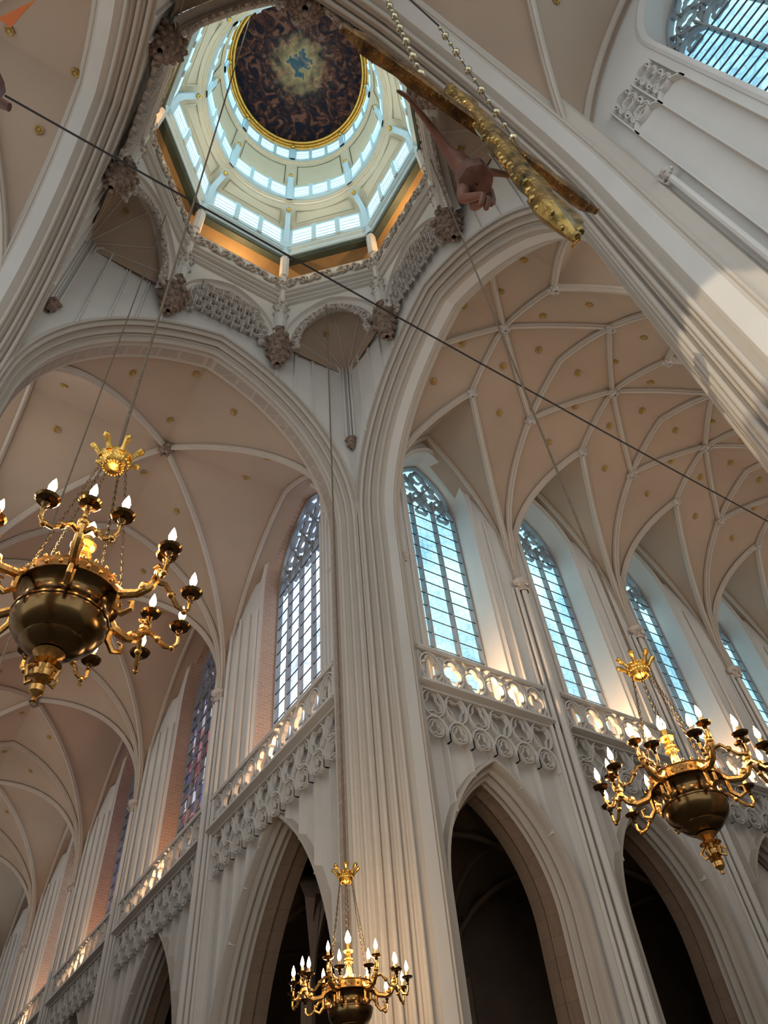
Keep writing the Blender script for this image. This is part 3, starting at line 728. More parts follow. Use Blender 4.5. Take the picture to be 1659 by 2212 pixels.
def arm_wall(M, name, bounds, first, arch_dx, ah, window_spec, n_circ, detail=True, arcade=True, start=0.132):
    """arcade + gallery + clerestory of one arm. returns parent wall"""
    u_end = bounds[-1]
    DF = 0.032      # depth of the blind panels
    mbw = MB(); par = None
    for k in range(len(bounds)-1):
        ua, ub = bounds[k], bounds[k+1]
        if k == 0: ua_eff = start
        else: ua_eff = ua
        cx = (ua_eff if k == 0 else ua+0.032)*0.5+(ub-0.032)*0.5
        hw, zs_, R_ = ah
        if not arcade: hw = 0.001
        arch_wall(mbw, M, ua_eff, ub, -0.15, ZM-0.004, cx, hw, -0.15, zs_, R_, DF, 18)
        # rest of wall at gallery level: floor slab and passage back wall
        mbw.box(M, ua_eff, ub, 0.0, 0.15, ZM-0.012, ZM+0.004)
    par = struct(mbw, name, PLASTER)
    mo = MB()
    for k in range(len(bounds)-1):
        ua, ub = bounds[k], bounds[k+1]; ua_eff = start if k == 0 else ua+0.032; ub_eff = ub-0.032
        cx = (ua_eff+ub_eff)/2; hw, zs_, R_ = ah
        if arcade:
            prof = [(DF, -0.014), (DF-0.017, -0.012), (DF-0.017, -0.005), (DF-0.004, 0.0)]
            for d, i, r in ((DF+0.010, 0.004, 0.0045), (DF+0.026, 0.013, 0.0045)):
                prof += [(d-r*1.8, i-0.006)]+roll(d, i, r)+[(d+r*1.6, i-r)]
            prof += [(DF+0.036, 0.014), (DF+0.040, 0.018)]
            mb = MB(); arch_loft(mb, M, cx, hw, -0.15, zs_, R_, [(DF+0.040, 0.018), (DF+0.058, 0.020)]+roll(DF+0.064, 0.024, 0.0045)+[(DF+0.072, 0.024), (DF+0.10, 0.026)], 18)
            mb.build('inner_order', ORDER_SHADE, par, smooth=50)
            mb = MB(); arch_loft(mb, M, cx, hw, -0.15, zs_, R_, prof, 18)
            mb.build('arcade_arch', PIER if detail else PLASTER, par, smooth=50)
            if name == 'wall_right' and k >= 2:
                mb = MB(); P = arch_path(cx, hw-0.02, -0.15, zs_, R_-0.02, 0, 18); n_ = len(P)//2
                mb.grid([[M(u, DF+0.045, z) for u, z in P[:n_+1]], [M(2*cx-u, DF+0.045, z) for u, z in P[:n_+1]]])
                mb.build('blind_panel', PLASTER, par)
        if k > 0 or True: pass
        wall_shaft(par, M, ub)
        # blind mullions and frieze
        n = n_circ; cw = (ub_eff-ua_eff)/n
        mb = MB(); z1c, r1 = ZM-0.040, min(cw*0.47, 0.034); r1z = 0.034
        for i in range(n+1):
            u = ua_eff+cw*i
            hh = 0.0
            q = abs(u-cx)
            zt = zs_+math.sqrt(max(0, R_**2-(q+R_-hw)**2))+0.004 if (arcade and q < hw) else -0.15
            if arcade and q >= hw: zt = -0.15
            bar(mb, M, [(u, zt), (u, ZM-0.004)], 0.0034, 0.008, DF-0.008)
        mb.build('blind_mullion', PLASTER, par, smooth=0)
        mb = MB()
        for i in range(n):
            u = ua_eff+cw*(i+0.5)
            bar(mb, M, circ(u, z1c, r1, 18, r1z/r1), 0.0026, 0.0045, 0.008, True)
            bar(mb, M, foil(u, z1c, r1*0.9, 3, PI/2+(i % 2)*PI, 18, r1z/r1), 0.0018, 0.0035, 0.010, True)
            bar(mb, M, arch_path(u, cw*0.5, ZM-0.125, ZM-0.108, cw*0.62, 0, 6), 0.0030, 0.006, 0.009)
            bar(mb, M, foil(u, ZM-0.100, r1*0.62, 3, PI/2, 16), 0.0018, 0.0035, 0.010, True)
            bar(mb, M, circ(u, ZM-0.100, r1*0.70, 14), 0.0018, 0.0035, 0.010, True)
        fz = mb.build('tracery_frieze', PLASTER, par, smooth=0)
        mb = MB()
        # moulding under the gallery
        mb.sweep([M(ua_eff-0.004, 0, ZM), M(ub_eff+0.004, 0, ZM)], nrm(M), [(-0.010, 0.035), (-0.010, 0.012), (-0.007, -0.002), (-0.003, -0.018), (0.003, -0.018), (0.006, -0.008), (0.006, 0.03)])
        mb.build('gallery_moulding', PLASTER, par, smooth=20)
    # upper wall
    for k in range(len(bounds)-1):
        ua, ub = bounds[k], bounds[k+1]; ua_eff = start if k == 0 else ua
        hw, sill, zs_, R_, d0, d1, nl, bs, gms, jm, spl = window_spec
        cx = (start+ub-0.032)/2+0.005 if k == 0 else (ua+ub)/2
        mb = MB(); arch_wall(mb, M, ua_eff, ub, ZM, 2.1, cx, hw+spl, ZM, zs_, R_+spl, d0, 14)
        # splayed flat strips between the pillar and the window
        mb.build('upper_wall', PLASTER, par)
        for sg in (-1, 1):
            mb = MB()
            lim = (ub-0.032) if sg > 0 else (ua+0.032 if k else start)
            a_ = cx+sg*(hw+spl)
            for f_ in ((0.03, 0.34, 0.66, 0.95) if nl > 3 else (0.6,)): 
                uu = lim+(a_-lim)*f_; mb.tube([M(uu, d0*f_-0.005 , ZM), M(uu, d0*f_-0.005, 1.62)], 0.0062 if nl > 3 else 0.004, 8)
            mb.quad(M(lim, 0.0, ZM), M(a_, d0-0.002, ZM), M(a_, d0-0.002, 1.75), M(lim, 0.0, 1.75))
            mb.build('splay_moulding', PLASTER, par)
        window(M, cx, hw, sill, zs_, R_, d0, d1, nl, bs, gms[k % len(gms)], jm, False, spl)
    return par

# windows: (half width, sill, spring, R, face depth, glass depth, lights, bar step, glass, jamb)
WR = (0.124, 1.09, 1.70, 0.238, 0.026, 0.116, 3, 0.047, (GL_BLUE,), PLASTER, 0.010)
WL = (0.204, 1.09, 1.70, 0.32, 0.042, 0.112, 5, 0.05, (GL_VIOLET, GL_RED, GL_DBLUE, GL_WHITE, GL_WHITE), BRICK, 0.012)
WCc = (0.165, 1.05, 1.69, 0.27, 0.02, 0.10, 5, 0.030, (GL_BLUE,), PLASTER, 0.02)
wall_right = arm_wall(MR, 'wall_right', XB, 0, 0, (0.158, 0.49, 0.325), WR, 6)
wall_left = arm_wall(ML, 'wall_left', [0.068]+YA[1:], 0, 0, (0.285, 0.29, 0.60), WL, 10)
# opposite walls, simpler
def plain_wall(M, name, bounds, ws, start=0.132):
    mb = MB(); mb.box(M, start, bounds[-1], 0.019, 0.03, -0.15, ZM)
    par = struct(mb, name, PLASTER)
    for k in range(len(bounds)-1):
        ua, ub = bounds[k], bounds[k+1]; hw, sill, zs_, R_, d0, d1, nl, bs, gms, jm, spl = ws; cx = (ua+ub)/2
        mb = MB(); arch_wall(mb, M, start if k == 0 else ua, ub, ZM-0.01, 2.1, cx, hw+spl, sill-0.02, zs_, R_+spl, 0.02, 14); mb.build('upper_wall', PLASTER, par)
        wall_shaft(par, M, ub)
        window(M, cx, hw, sill+0.02, zs_, R_, 0.02, d1, nl, bs, gms[0], jm, False, spl)
    return par
plain_wall(MR2, 'wall_right_opposite', XB, WR[:8]+((GL_DIM,),)+WR[9:])
plain_wall(ML2, 'wall_left_opposite', [0.068]+YA[1:], WL[:8]+((GL_DIM,),)+WL[9:])
plain_wall(lambda u, d, z: (-S-u, d, z), 'wall_side_arm', [0.132, 0.65, 1.25, 1.85], WL[:8]+((GL_DIM,),)+WL[9:])
NR = plain_wall(MCW, 'wall_near_right', [0.132, 0.848], WCc)
mb = MB()
for u in (0.172, 0.232, 0.285):
    bar(mb, MCW, [(u, -0.1), (u, 1.62)], 0.003, 0.006, 0.014)
for u0, u1 in ((0.172, 0.232), (0.232, 0.285)):
    cx = (u0+u1)/2; hw = (u1-u0)/2
    for j in range(4):
        bar(mb, MCW, foil(cx, 1.50+j*0.036, hw*0.62, 4, j*0.8, 18), 0.0022, 0.005, 0.014, True)
        bar(mb, MCW, circ(cx, 1.50+j*0.036, hw*0.7, 16), 0.0025, 0.006, 0.014, True)
    bar(mb, MCW, arch_path(cx, hw, 1.44, 1.455, hw*1.4, 0, 6), 0.003, 0.006, 0.014)
mb.build('blind_tracery', PLASTER, NR)
# corner shafts with small capitals behind the piers, carrying the first ribs
for tn_, M, uu, zz in ((13, MR, 0.137, 1.30), (14, ML, 0.137, 1.30), (15, MCW, 0.150, 1.245)):
    mb = MB(); mb.tube([M(uu, 0.004, -0.15 if M is MCW else zz), M(uu, 0.004, zz if M is MCW else zz+0.1)], 0.006, 8); w = struct(mb, 'trim_%d' % tn_, PLASTER)
    mb = MB(); berries(mb, M(uu, 0.0, zz+0.005), 0.012, 0.024, 10, 0.35); mb.build('capital', CARVED, w)
# end walls
mb = MB(); mb.box(lambda u, d, z: (XB[-1]+d, -u, z), -0.1, S+0.1, 0, 0.03, -0.15, 2.2); struct(mb, 'wall_far_right_end', PLASTER)
mb = MB(); mb.box(lambda u, d, z: (-u, YA[-1]+d, z), -0.1, S+0.1, 0, 0.03, -0.15, 2.2); struct(mb, 'wall_far_left_end', PLASTER)
# ------------------------------------------------------------------ aisles behind the arcades (unlit; their gloom is also in the stone colour)
def aisle(M, name, bounds, depth=0.55, ztop=0.92):
    mb = MB()
    u0, u1 = 0.0, bounds[-1]
    mb.quad(M(depth, depth, -0.15), M(u1, depth, -0.15), M(u1, depth, ztop), M(depth, depth, ztop))
    mb.quad(M(u1, 0.16, -0.15), M(u1, depth, -0.15), M(u1, depth, ztop), M(u1, 0.16, ztop))
    mb.quad(M(0.135, 0.036, ZM-0.02), M(u1, 0.036, ZM-0.02), M(u1, depth, ZM-0.02), M(0.135, depth, ZM-0.02))
    w = struct(mb, name, AISLE_SHADE)
    mb = MB()
    for k in range(len(bounds)-1):
        a, b = bounds[k], bounds[k+1]; n = 10; dd = depth-0.135
        rows = []
        for i in range(n+1):
            r = []
            for j in range(n+1):
                s_, t_ = i/n*2-1, j/n*2-1
                hA = 0.26*math.sqrt(max(0, 1-abs(s_)**2.2)); hB = 0.26*math.sqrt(max(0, 1-abs(t_)**2.2))
                r.append(M(a+(b-a)*i/n, 0.135+dd*j/n, 0.50+max(hA, hB)))
            rows.append(r)
        mb.grid(rows)
    v = mb.build('aisle_vault', AISLE_SHADE, w)
    mb = MB()
    for k in range(len(bounds)-1):
        a, b = bounds[k], bounds[k+1]; dd = depth-0.135
        for sg in (0, 1):
            mb.tube([M(a+(b-a)*i/14, 0.135+dd*((i/14) if sg else 1-i/14), 0.50+0.26*math.sqrt(max(0, 1-abs(i/7-1)**2.2))-0.006) for i in range(15)], 0.008, 6)
        mb.tube([M(b, 0.135+dd*i/14, 0.50+0.26*math.sqrt(max(0, 1-abs(i/7-1)**2.2))-0.006) for i in range(15)], 0.010, 6)
        mb.tube([M(b, depth-0.01, -0.15), M(b, depth-0.01, 0.52)], 0.014, 8)
        # pier of the arcade seen from inside
        mb.box(M, b-0.03, b+0.03, 0.05, 0.14, -0.15, 0.9)
    mb.tube([M(bounds[0], depth-0.005, -0.15), M(bounds[0], depth-0.005, 0.52)], 0.016, 8)
    mb.build('aisle_rib', AISLE_SHADE, w)
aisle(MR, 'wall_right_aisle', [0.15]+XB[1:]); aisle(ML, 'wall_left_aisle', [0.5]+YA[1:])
# floor
mb = MB(); mb.quad((-2.6, -2.6, -EYE/U), (3.2, -2.6, -EYE/U), (3.2, 4.3, -EYE/U), (-2.6, 4.3, -EYE/U)); struct(mb, 'floor', FLOORM, smooth=0)

# ------------------------------------------------------------------ gallery balustrades (one per bay)
ordn = ('nearest the great pier', 'second from the great pier', 'third from the great pier', 'fourth from the great pier', 'fifth from the great pier', 'sixth from the great pier')
def balustrade(M, ua, ub, n, side, k):
    o = M(ua, 0, ZM)
    t = thing('balustrade', o, 'white stone gallery balustrade with pierced quatrefoils on the %s wall, %s' % (side, ordn[k]), 'balustrade', 'gallery balustrades')
    zc = (ZM+0.008+ZR-0.006)/2; hz = (ZR-0.006-ZM-0.008)/2; cw = (ub-ua)/n; r = min(cw*0.48, hz*0.96)
    mb = MB()
    for i in range(n):
        u = ua+cw*(i+0.5)
        bar(mb, M, circ(u, zc, r, 20, hz*0.97/r), 0.0036, 0.007, 0, True)
        bar(mb, M, foil(u, zc, r*0.93, 4, 0, 24, hz*0.97/r), 0.0026, 0.005, 0.001, True)
        for sx, sz in ((-1, -1), (1, -1), (-1, 1), (1, 1)):
            bar(mb, M, [(u+sx*cw*0.5, zc+sz*hz), (u+sx*cw*0.33, zc+sz*hz*0.72)], 0.0028, 0.005)
    for i in range(n+1): bar(mb, M, [(ua+cw*i, ZM+0.006), (ua+cw*i, ZR-0.004)], 0.0022, 0.005)
    mb.build('pierced_panel', PLASTER, t, origin=o, smooth=0)
    mb = MB(); mb.sweep([M(ua-0.004, 0, ZR), M(ub+0.004, 0, ZR)], nrm(M), [(-0.006, 0.012), (-0.006, -0.012), (0.001, -0.015), (0.005, -0.010), (0.005, 0.012)]); mb.build('handrail', PLASTER, t, origin=o, smooth=20)
for k in range(5): balustrade(MR, (0.132 if k == 0 else XB[k]+0.032), XB[k+1]-0.032, 6, 'right', k)
for k in range(4): balustrade(ML, (0.132 if k == 0 else YA[k]+0.032), YA[k+1]-0.032, 10, 'left', k)

# gallery floodlights behind the balustrades
def gal_light(M, u, label, r=0.016, d=0.034, z=0.945, e=60):
    o = M(u, d, z); t = thing('gallery_lamp', o, label, 'lamp', 'gallery lamps')
    mb = MB(); mb.ball(o, r, 12, 8); mb.build('lamp_bulb', GLOW, t, origin=o)
    mb = MB(); mb.lathe([(0.004, -0.035), (0.006, -0.02), (r*0.7, -r*0.95), (r*1.15, -r*0.55), (r*1.1, -r*0.5), (r*0.7, -r*0.85)], o, 12); mb.build('lamp_base', LEAD, t, origin=o)
    mbx = MB(); 
    nn = nrm(M)
    return t
uR0 = [0.132+(XB[1]-0.032-0.132)/6*(i+0.5) for i in range(6)]
uR1 = [XB[1]+0.032+(0.466-0.064)/6*(i+0.5) for i in range(6)]
for i, u in enumerate(uR0[1:5]): gal_light(MR, u, 'glowing gallery lamp behind the right balustrade nearest the great pier, %s from the left' % ('first', 'second', 'third', 'fourth')[i], (0.018, 0.019, 0.018, 0.012)[i])
for i, u in enumerate(uR1[1:5]): gal_light(MR, u, 'glowing gallery lamp behind the second right balustrade, %s from the left' % ('first', 'second', 'third', 'fourth')[i], (0.018, 0.018, 0.018, 0.010)[i])
gal_light(MR, XB[2]+0.032+0.067*4.5, 'glowing gallery lamp behind the third right balustrade', 0.014)
gal_light(ML, 0.300, 'glowing gallery lamp behind the left balustrade nearest the great pier', 0.018)
gal_light(ML, YA[1]+0.032+0.071*4.5, 'glowing gallery lamp behind the second left balustrade', 0.010)
gal_light(ML, YA[2]+0.032+0.071*4.5, 'glowing gallery lamp behind the third left balustrade', 0.010)
for i, (M, u) in enumerate([(MR, XB[k]+0.25) for k in range(5)]+[(ML, YA[k]+0.35) for k in range(4)]):
    lamp('gallery_light', 'POINT', M(u, 0.06, 0.975), 200, (1.0, 0.60, 0.32), 0.12)
# little doorways in the jambs; solid black boxes stand in for the shade inside
def jamb_door(M, u, d):
    global DOORN
    DOORN += 1
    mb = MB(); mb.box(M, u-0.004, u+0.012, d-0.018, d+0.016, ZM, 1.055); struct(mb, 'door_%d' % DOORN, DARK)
for k in range(4): jamb_door(MR, (XB[k]+XB[k+1])/2+(0.148 if k else 0.176), 0.072)
jamb_door(ML, 0.705, 0.08)

# ------------------------------------------------------------------ chandeliers (metres, about the bowl rim centre)
def chandelier(p, scale, rotz, label, crown_z, rope_top, rope_label):
    root = thing('chandelier', p, label, 'chandelier', 'brass chandeliers'); root.rotation_euler.z = rotz; root.scale = (scale,)*3
    K = dict(metres=True)
    mb = MB(); mb.lathe([(0.02, -0.47), (0.08, -0.465), (0.085, -0.45), (0.16, -0.42), (0.215, -0.375), (0.225, -0.36), (0.222, -0.35), (0.27, -0.32), (0.315, -0.26), (0.335, -0.20), (0.335, -0.165), (0.345, -0.16), (0.345, -0.145), (0.325, -0.14), (0.305, -0.10), (0.295, -0.05), (0.305, -0.01), (0.34, 0.03), (0.375, 0.045), (0.37, 0.06), (0.30, 0.07), (0.25, 0.05)], n=40, flute=20, famp=0.006)
    mb.build('bowl', DBRASS, root, **K)
    mb = MB(); mb.lathe([(0.36, 0.05), (0.385, 0.055), (0.355, 0.16), (0.365, 0.175), (0.345, 0.18), (0.335, 0.16), (0.35, 0.07)], n=36)
    for q in range(24):
        a = 2*PI*q/24; mb.ball((0.374*math.cos(a), 0.374*math.sin(a), 0.105), 0.018, 6, 4)
        mb.ball((0.357*math.cos(a+0.13), 0.357*math.sin(a+0.13), 0.195), 0.016, 6, 4)
    mb.build('rim', BRASS, root, **K)
    mb = MB(); mb.lathe([(0.001, -0.80), (0.02, -0.84), (0.012, -0.81), (0.05, -0.77), (0.055, -0.73), (0.03, -0.69), (0.075, -0.66), (0.085, -0.62), (0.05, -0.59), (0.06, -0.56), (0.11, -0.545), (0.05, -0.52), (0.07, -0.49), (0.11, -0.455)], n=16)
    for q in range(6):
        a = q*PI/3; mb.tube([(0.06*math.cos(a), 0.06*math.sin(a), -0.56), (0.12*math.cos(a), 0.12*math.sin(a), -0.62), (0.10*math.cos(a), 0.10*math.sin(a), -0.68), (0.06*math.cos(a), 0.06*math.sin(a), -0.66)], 0.014, 6)
    mb.build('finial', BRASS, root, **K)
    mb = MB(); mb.lathe([(0.02, 0.05), (0.14, 0.07), (0.10, 0.12), (0.07, 0.2), (0.10, 0.26), (0.05, 0.33), (0.04, 0.45), (0.08, 0.48), (0.02, 0.55)], n=16, flute=8, famp=0.06); mb.build('centre_stem', GOLD, root, **K)
    def cup(mb_, x, y, z, s_=1.0):
        mb_.lathe([(0.012, -0.10), (0.022, -0.08), (0.014, -0.06), (0.03, -0.035), (0.022, -0.015), (0.075*s_, 0.0), (0.088*s_, 0.018), (0.08*s_, 0.02), (0.03, 0.008)], (x, y, z), 12)
    for i in range(6):
        a = i*PI/3; ca, sa = math.cos(a), math.sin(a)
        def W(r, t, z): return (r*ca-t*sa, r*sa+t*ca, z)
        mb = MB()
        prof_ = [(0.34, 0.0, 0.12), (0.42, 0, 0.03), (0.55, 0, 0.01), (0.63, 0, 0.05), (0.68, 0, 0.13), (0.70, 0, 0.22), (0.67, 0, 0.27), (0.63, 0, 0.25)]
        mb.tube([W(*q) for q in prof_], [0.040, 0.040, 0.036, 0.036, 0.032, 0.028, 0.022, 0.012], 8)
        mb.tube([W(0.40, 0, 0.04), W(0.40, 0, -0.10), W(0.46, 0, -0.17), W(0.53, 0, -0.14), W(0.53, 0, -0.07), W(0.49, 0, -0.06)], [0.028, 0.026, 0.024, 0.02, 0.016, 0.01], 7)
        mb.ball(W(0.60, 0, 0.06), 0.05, 8, 6); mb.ball(W(0.69, 0, 0.20), 0.045, 8, 6)
        tips = []
        for t_, r_, z_ in ((0, 0.72, 0.36), (-0.25, 0.86, 0.16), (0.25, 0.86, 0.16)):
            if t_ == 0:
                mb.tube([W(0.68, 0, 0.18), W(0.73, 0, 0.22), W(0.74, 0, 0.28), W(0.72, 0, 0.32), W(0.72, 0, z_-0.06)], [0.022, 0.02, 0.016, 0.016, 0.016], 7)
            else:
                g = t_/abs(t_)
                mb.tube([W(0.66, 0.01*g, 0.12), W(0.72, 0.07*g, 0.13), W(0.76, 0.12*g, 0.06), W(0.80, 0.17*g, -0.02), W(0.84, 0.22*g, -0.04), W(0.86, 0.25*g, 0.0), W(0.86, 0.25*g, z_-0.06)], [0.022, 0.022, 0.018, 0.02, 0.016, 0.015, 0.014], 7)
                mb.ball(W(0.76, 0.12*g, 0.06), 0.032, 8, 6); mb.ball(W(0.84, 0.22*g, -0.04), 0.026, 8, 6)
            tips.append(W(r_, t_, z_))
        arm = mb.build('arm', BRASS, root, **K)
        for q in tips:
            mb = MB(); cup(mb, *q); mb.build('drip_pan', DBRASS, arm, **K)
            mb = MB(); mb.lathe([(0.024, 0.0), (0.022, 0.085), (0.016, 0.09)], q, 10); mb.build('candle', CANDLE, arm, **K)
            mb = MB(); mb.lathe([(0.008, 0.085), (0.026, 0.115), (0.030, 0.145), (0.018, 0.195), (0.001, 0.24)], q, 10); mb.build('bulb', BULB, arm, **K)
    # raised central light
    mb = MB(); cup(mb, 0, 0, 0.62, 1.0); mb.lathe([(0.05, 0.50), (0.07, 0.53), (0.04, 0.60)], (0, 0, 0), 12); mb.lathe([(0.035, 0.62), (0.045, 0.70), (0.04, 0.74)], (0, 0, 0), 12); g = mb.build('central_holder', GOLD, root, **K)
    mb = MB(); mb.lathe([(0.02, 0.74), (0.045, 0.78), (0.05, 0.82), (0.028, 0.89), (0.001, 0.94)], (0, 0, 0), 14); mb.build('bulb', BULB, g, **K)
    # crown and chains
    cz = crown_z
    mb = MB(); mb.lathe([(0.001, -0.10), (0.06, -0.09), (0.11, -0.05), (0.13, 0.0), (0.12, 0.02), (0.13, 0.05), (0.15, 0.07), (0.13, 0.08), (0.11, 0.05)], (0, 0, cz), 24)
    for q in range(7):
        a = 2*PI*q/7; c_, s_ = math.cos(a), math.sin(a)
        mb.tube([((0.13+o)*c_, (0.13+o)*s_, cz+z) for o, z in ((0, 0.05), (0.03, 0.09), (0.07, 0.14), (0.10, 0.16), (0.12, 0.15))], [0.03, 0.022, 0.03, 0.036, 0.012], 7)
    for q in range(20):
        a = 2*PI*q/20; mb.ball((0.125*math.cos(a), 0.125*math.sin(a), cz+0.0), 0.016, 6, 4); mb.ball((0.09*math.cos(a+.1), 0.09*math.sin(a+.1), cz-0.07), 0.014, 6, 4)
    mb.build('crown', GOLD, root, **K)
    for q in range(6):
        a = PI/6+q*PI/3; A = Vector((0.11*math.cos(a), 0.11*math.sin(a), cz-0.04)); B = Vector((0.36*math.cos(a), 0.36*math.sin(a), 0.18)); mb = MB()
        n = 34
        for j in range(n):
            c_ = A.lerp(B, (j+0.5)/n); d_ = (B-A).normalized(); o1 = d_.orthogonal().normalized(); o2 = d_.cross(o1); ll = (B-A).length/n*0.62
            oo = o1 if j % 2 else o2
            mb.tube([c_+d_*ll*math.cos(t*PI/3)+oo*0.011*math.sin(t*PI/3) for t in range(7)], 0.0035, 4, caps=False)
        mb.build('chain', DBRASS, root, **K)
    lamp('chandelier_light', 'POINT', (p[0], p[1], p[2]+0.45*scale/U), 170, (1.0, 0.66, 0.36), 0.5)
    # hanging rope
    zc = p[2]+cz*scale/U
    top = Vector(rope_top); bot = Vector((p[0], p[1], zc+0.005))
    mb = MB(); mb.tube([bot.lerp(top, i/20) for i in range(21)], 0.0018, 6)
    r = mb.build('hanging_rope', ROPE, None, origin=tuple(bot)); r['label'] = rope_label; r['category'] = 'rope'; r['group'] = 'hanging ropes'
    return root
c0x, c0y = -0.680543, -1.018818
chandelier((c0x+0.036, c0y+0.455, 0.372), 1.10, 0.35, 'large brass chandelier at left, in front of the left arch', 1.76, (c0x-0.03, c0y+0.452, 3.70), 'brown rope rising from the left chandelier past the round painting')
chandelier((c0x+0.548, c0y+0.343, 0.279), 0.88, 0.1, 'brass chandelier at lower right, in front of the right arcade', 1.56, (c0x+0.575, c0y+0.345, 2.30), 'thin pale rope rising from the lower right chandelier')
chandelier((c0x+0.53, c0y+0.888, 0.268), 0.90, 0.6, 'smaller-looking brass chandelier at bottom centre beside the great pier', 1.75, (c0x+0.53, c0y+0.888, 2.26), 'thin dark rope rising from the bottom centre chandelier to the corner niche')

# second thin rope at left, running up into the left corner niche
rp = [Vector((-0.70, -0.14, 2.22)), Vector((-0.675, -0.15, 0.86)), Vector((-0.66, -0.16, 0.45))]
mb = MB(); mb.tube([rp[0].lerp(rp[2], i/16) for i in range(17)], 0.0016, 6)
r = mb.build('hanging_rope', ROPE, None, origin=tuple(rp[2])); r['label'] = 'second thinner rope at left, going up into the left corner niche'; r['category'] = 'rope'; r['group'] = 'hanging ropes'
# taut cable across the crossing
mb = MB(); a = Vector((-1.031, -0.448, 1.585)); b = Vector((1.75, -0.445, 1.60))
mb.tube([a.lerp(b, i/40)-Vector((0, 0, 0.02*math.sin(PI*i/40))) for i in range(41)], 0.0022, 6)
r = mb.build('cable', CABLE, None, origin=tuple(a)); r['label'] = 'long taut dark cable crossing the whole picture from upper left to right'; r['category'] = 'cable'
# dark red ornament at the left edge
o = (-1.085, -0.452, 1.56)
t = thing('hanging_ornament', o, 'dark red rounded hanging ornament at the left edge, at the end of the cable', 'ornament')
mb = MB(); mb.lathe([(0.001, -0.055), (0.025, -0.05), (0.045, -0.03), (0.052, 0.0), (0.048, 0.035), (0.032, 0.06), (0.012, 0.075), (0.001, 0.08)], o, 20, 5, 0.08)
mb.build('body', REDM, t, origin=o)
mb = MB(); mb.tube([(o[0]+0.03, o[1]+0.0, o[2]-0.03), (o[0]+0.065, o[1]-0.005, o[2]-0.045), (o[0]+0.082, o[1]-0.008, o[2]-0.05)], [0.009, 0.010, 0.008], 8); mb.build('peg', WOOD, t, origin=o)
# orange pennant in the upper left corner
o = (-1.03, -0.60, 1.5)
mb = MB(); A_ = Vector((-1.050, -0.590, 1.5)); B_ = Vector((-1.003, -0.650, 1.5)); C_ = Vector((-1.028, -0.588, 1.497)); th = Vector((0, 0, 0.003))
mb.grid([[A_, A_+th], [A_.lerp(B_, 0.5)+th, A_.lerp(B_, 0.5)+th*2], [B_, B_+th], [B_.lerp(C_, 0.5)-th, B_.lerp(C_, 0.5)], [C_, C_+th]], closed_u=True)
k_ = len(mb.v)-10; mb.f.append(tuple(k_+2*i for i in range(5))); mb.f.append(tuple(k_+2*i+1 for i in range(5)))
r = mb.build('pennant', ORANGE, None, origin=o); r['label'] = 'small orange red triangular cloth point in the upper left corner'; r['category'] = 'pennant'
# ------------------------------------------------------------------ great hanging cross
Z0 = 0.9; CXp = Vector((c0x+0.293*Z0, c0y+0.0915*Z0, Z0)); L = 0.204*Z0
t = thing('hanging_cross', tuple(CXp), 'large gilded cross with a carved crucified figure hanging above, upper right of the round painting', 'cross')
def lobed_beam(p0, p1, w, dp, wide, lob):   # lob: number of leafy ends
    """beam running p0->p1 with leafy pointed ends; wide = direction of its face width"""
    mb = MB(); A = Vector(p0); B = Vector(p1); D = (B-A); ln = D.length; D.normalize(); Wd = Vector(wide); Dp = D.cross(Wd)
    st = [(0.0, 0.05), (0.03, 0.5), (0.07, 1.35), (0.11, 1.5), (0.15, 0.9), (0.19, 0.75), (0.23, 1.1), (0.27, 1.0), (0.31, 0.85)]
    st = st+[(0.5, 0.85)] if lob == 1 else st+[(0.5, 0.85)]+[(1-a_, b_) for a_, b_ in reversed(st)]
    if lob == 1: st.append((1.0, 0.9))
    rows = []
    for f_, k_ in st:
        c = A+D*ln*f_; ww = w*k_; dd = dp*min(1, 0.35+k_*0.65)
        rows.append([c+Wd*ww*a_+Dp*dd*b_ for a_, b_ in ((-1, -0.5), (-0.75, -1), (-0.45, -0.7), (0.45, -0.7), (0.75, -1), (1, -0.5), (1, 0.6), (0.6, 1), (-0.6, 1), (-1, 0.6))])
    mb.grid(rows, closed_v=True); mb.f.append(tuple(range(10))); n_ = len(mb.v); mb.f.append(tuple(range(n_-10, n_)))
    rnd = random.Random(3)
    for i in range(40):
        f_ = i/39; c = A+D*ln*f_; 
        g_ = min(f_, 1-f_); k_ = st[0][1]
        for (a0, b0), (a1, b1) in zip(st[:9], st[1:10]):
            if a0 <= g_ <= a1: k_ = b0+(b1-b0)*(g_-a0)/(a1-a0)
        for sg in (-1, 1): mb.ball(c+Wd*w*sg*k_*0.93+Dp*dp*rnd.uniform(-.5, .5), w*rnd.uniform(0.14, 0.26), 6, 4)
    return mb
XD = Vector((1, 0, 0)); ZD = Vector((0, 0, 1)); YD = Vector((0, 1, 0))
lobed_beam(CXp-XD*L, CXp+XD*L, 0.0150, 0.0085, ZD, 2).build('crossbar', GREENGOLD, t, origin=tuple(CXp))
TL = Vector((0.0, -0.012, 0)); top = CXp+ZD*0.20; bot = Vector((CXp.x, CXp.y-0.011, 0.53))
lobed_beam(bot, top, 0.0165, 0.0090, XD, 2).build('upright', CROSSG, t, origin=tuple(CXp))
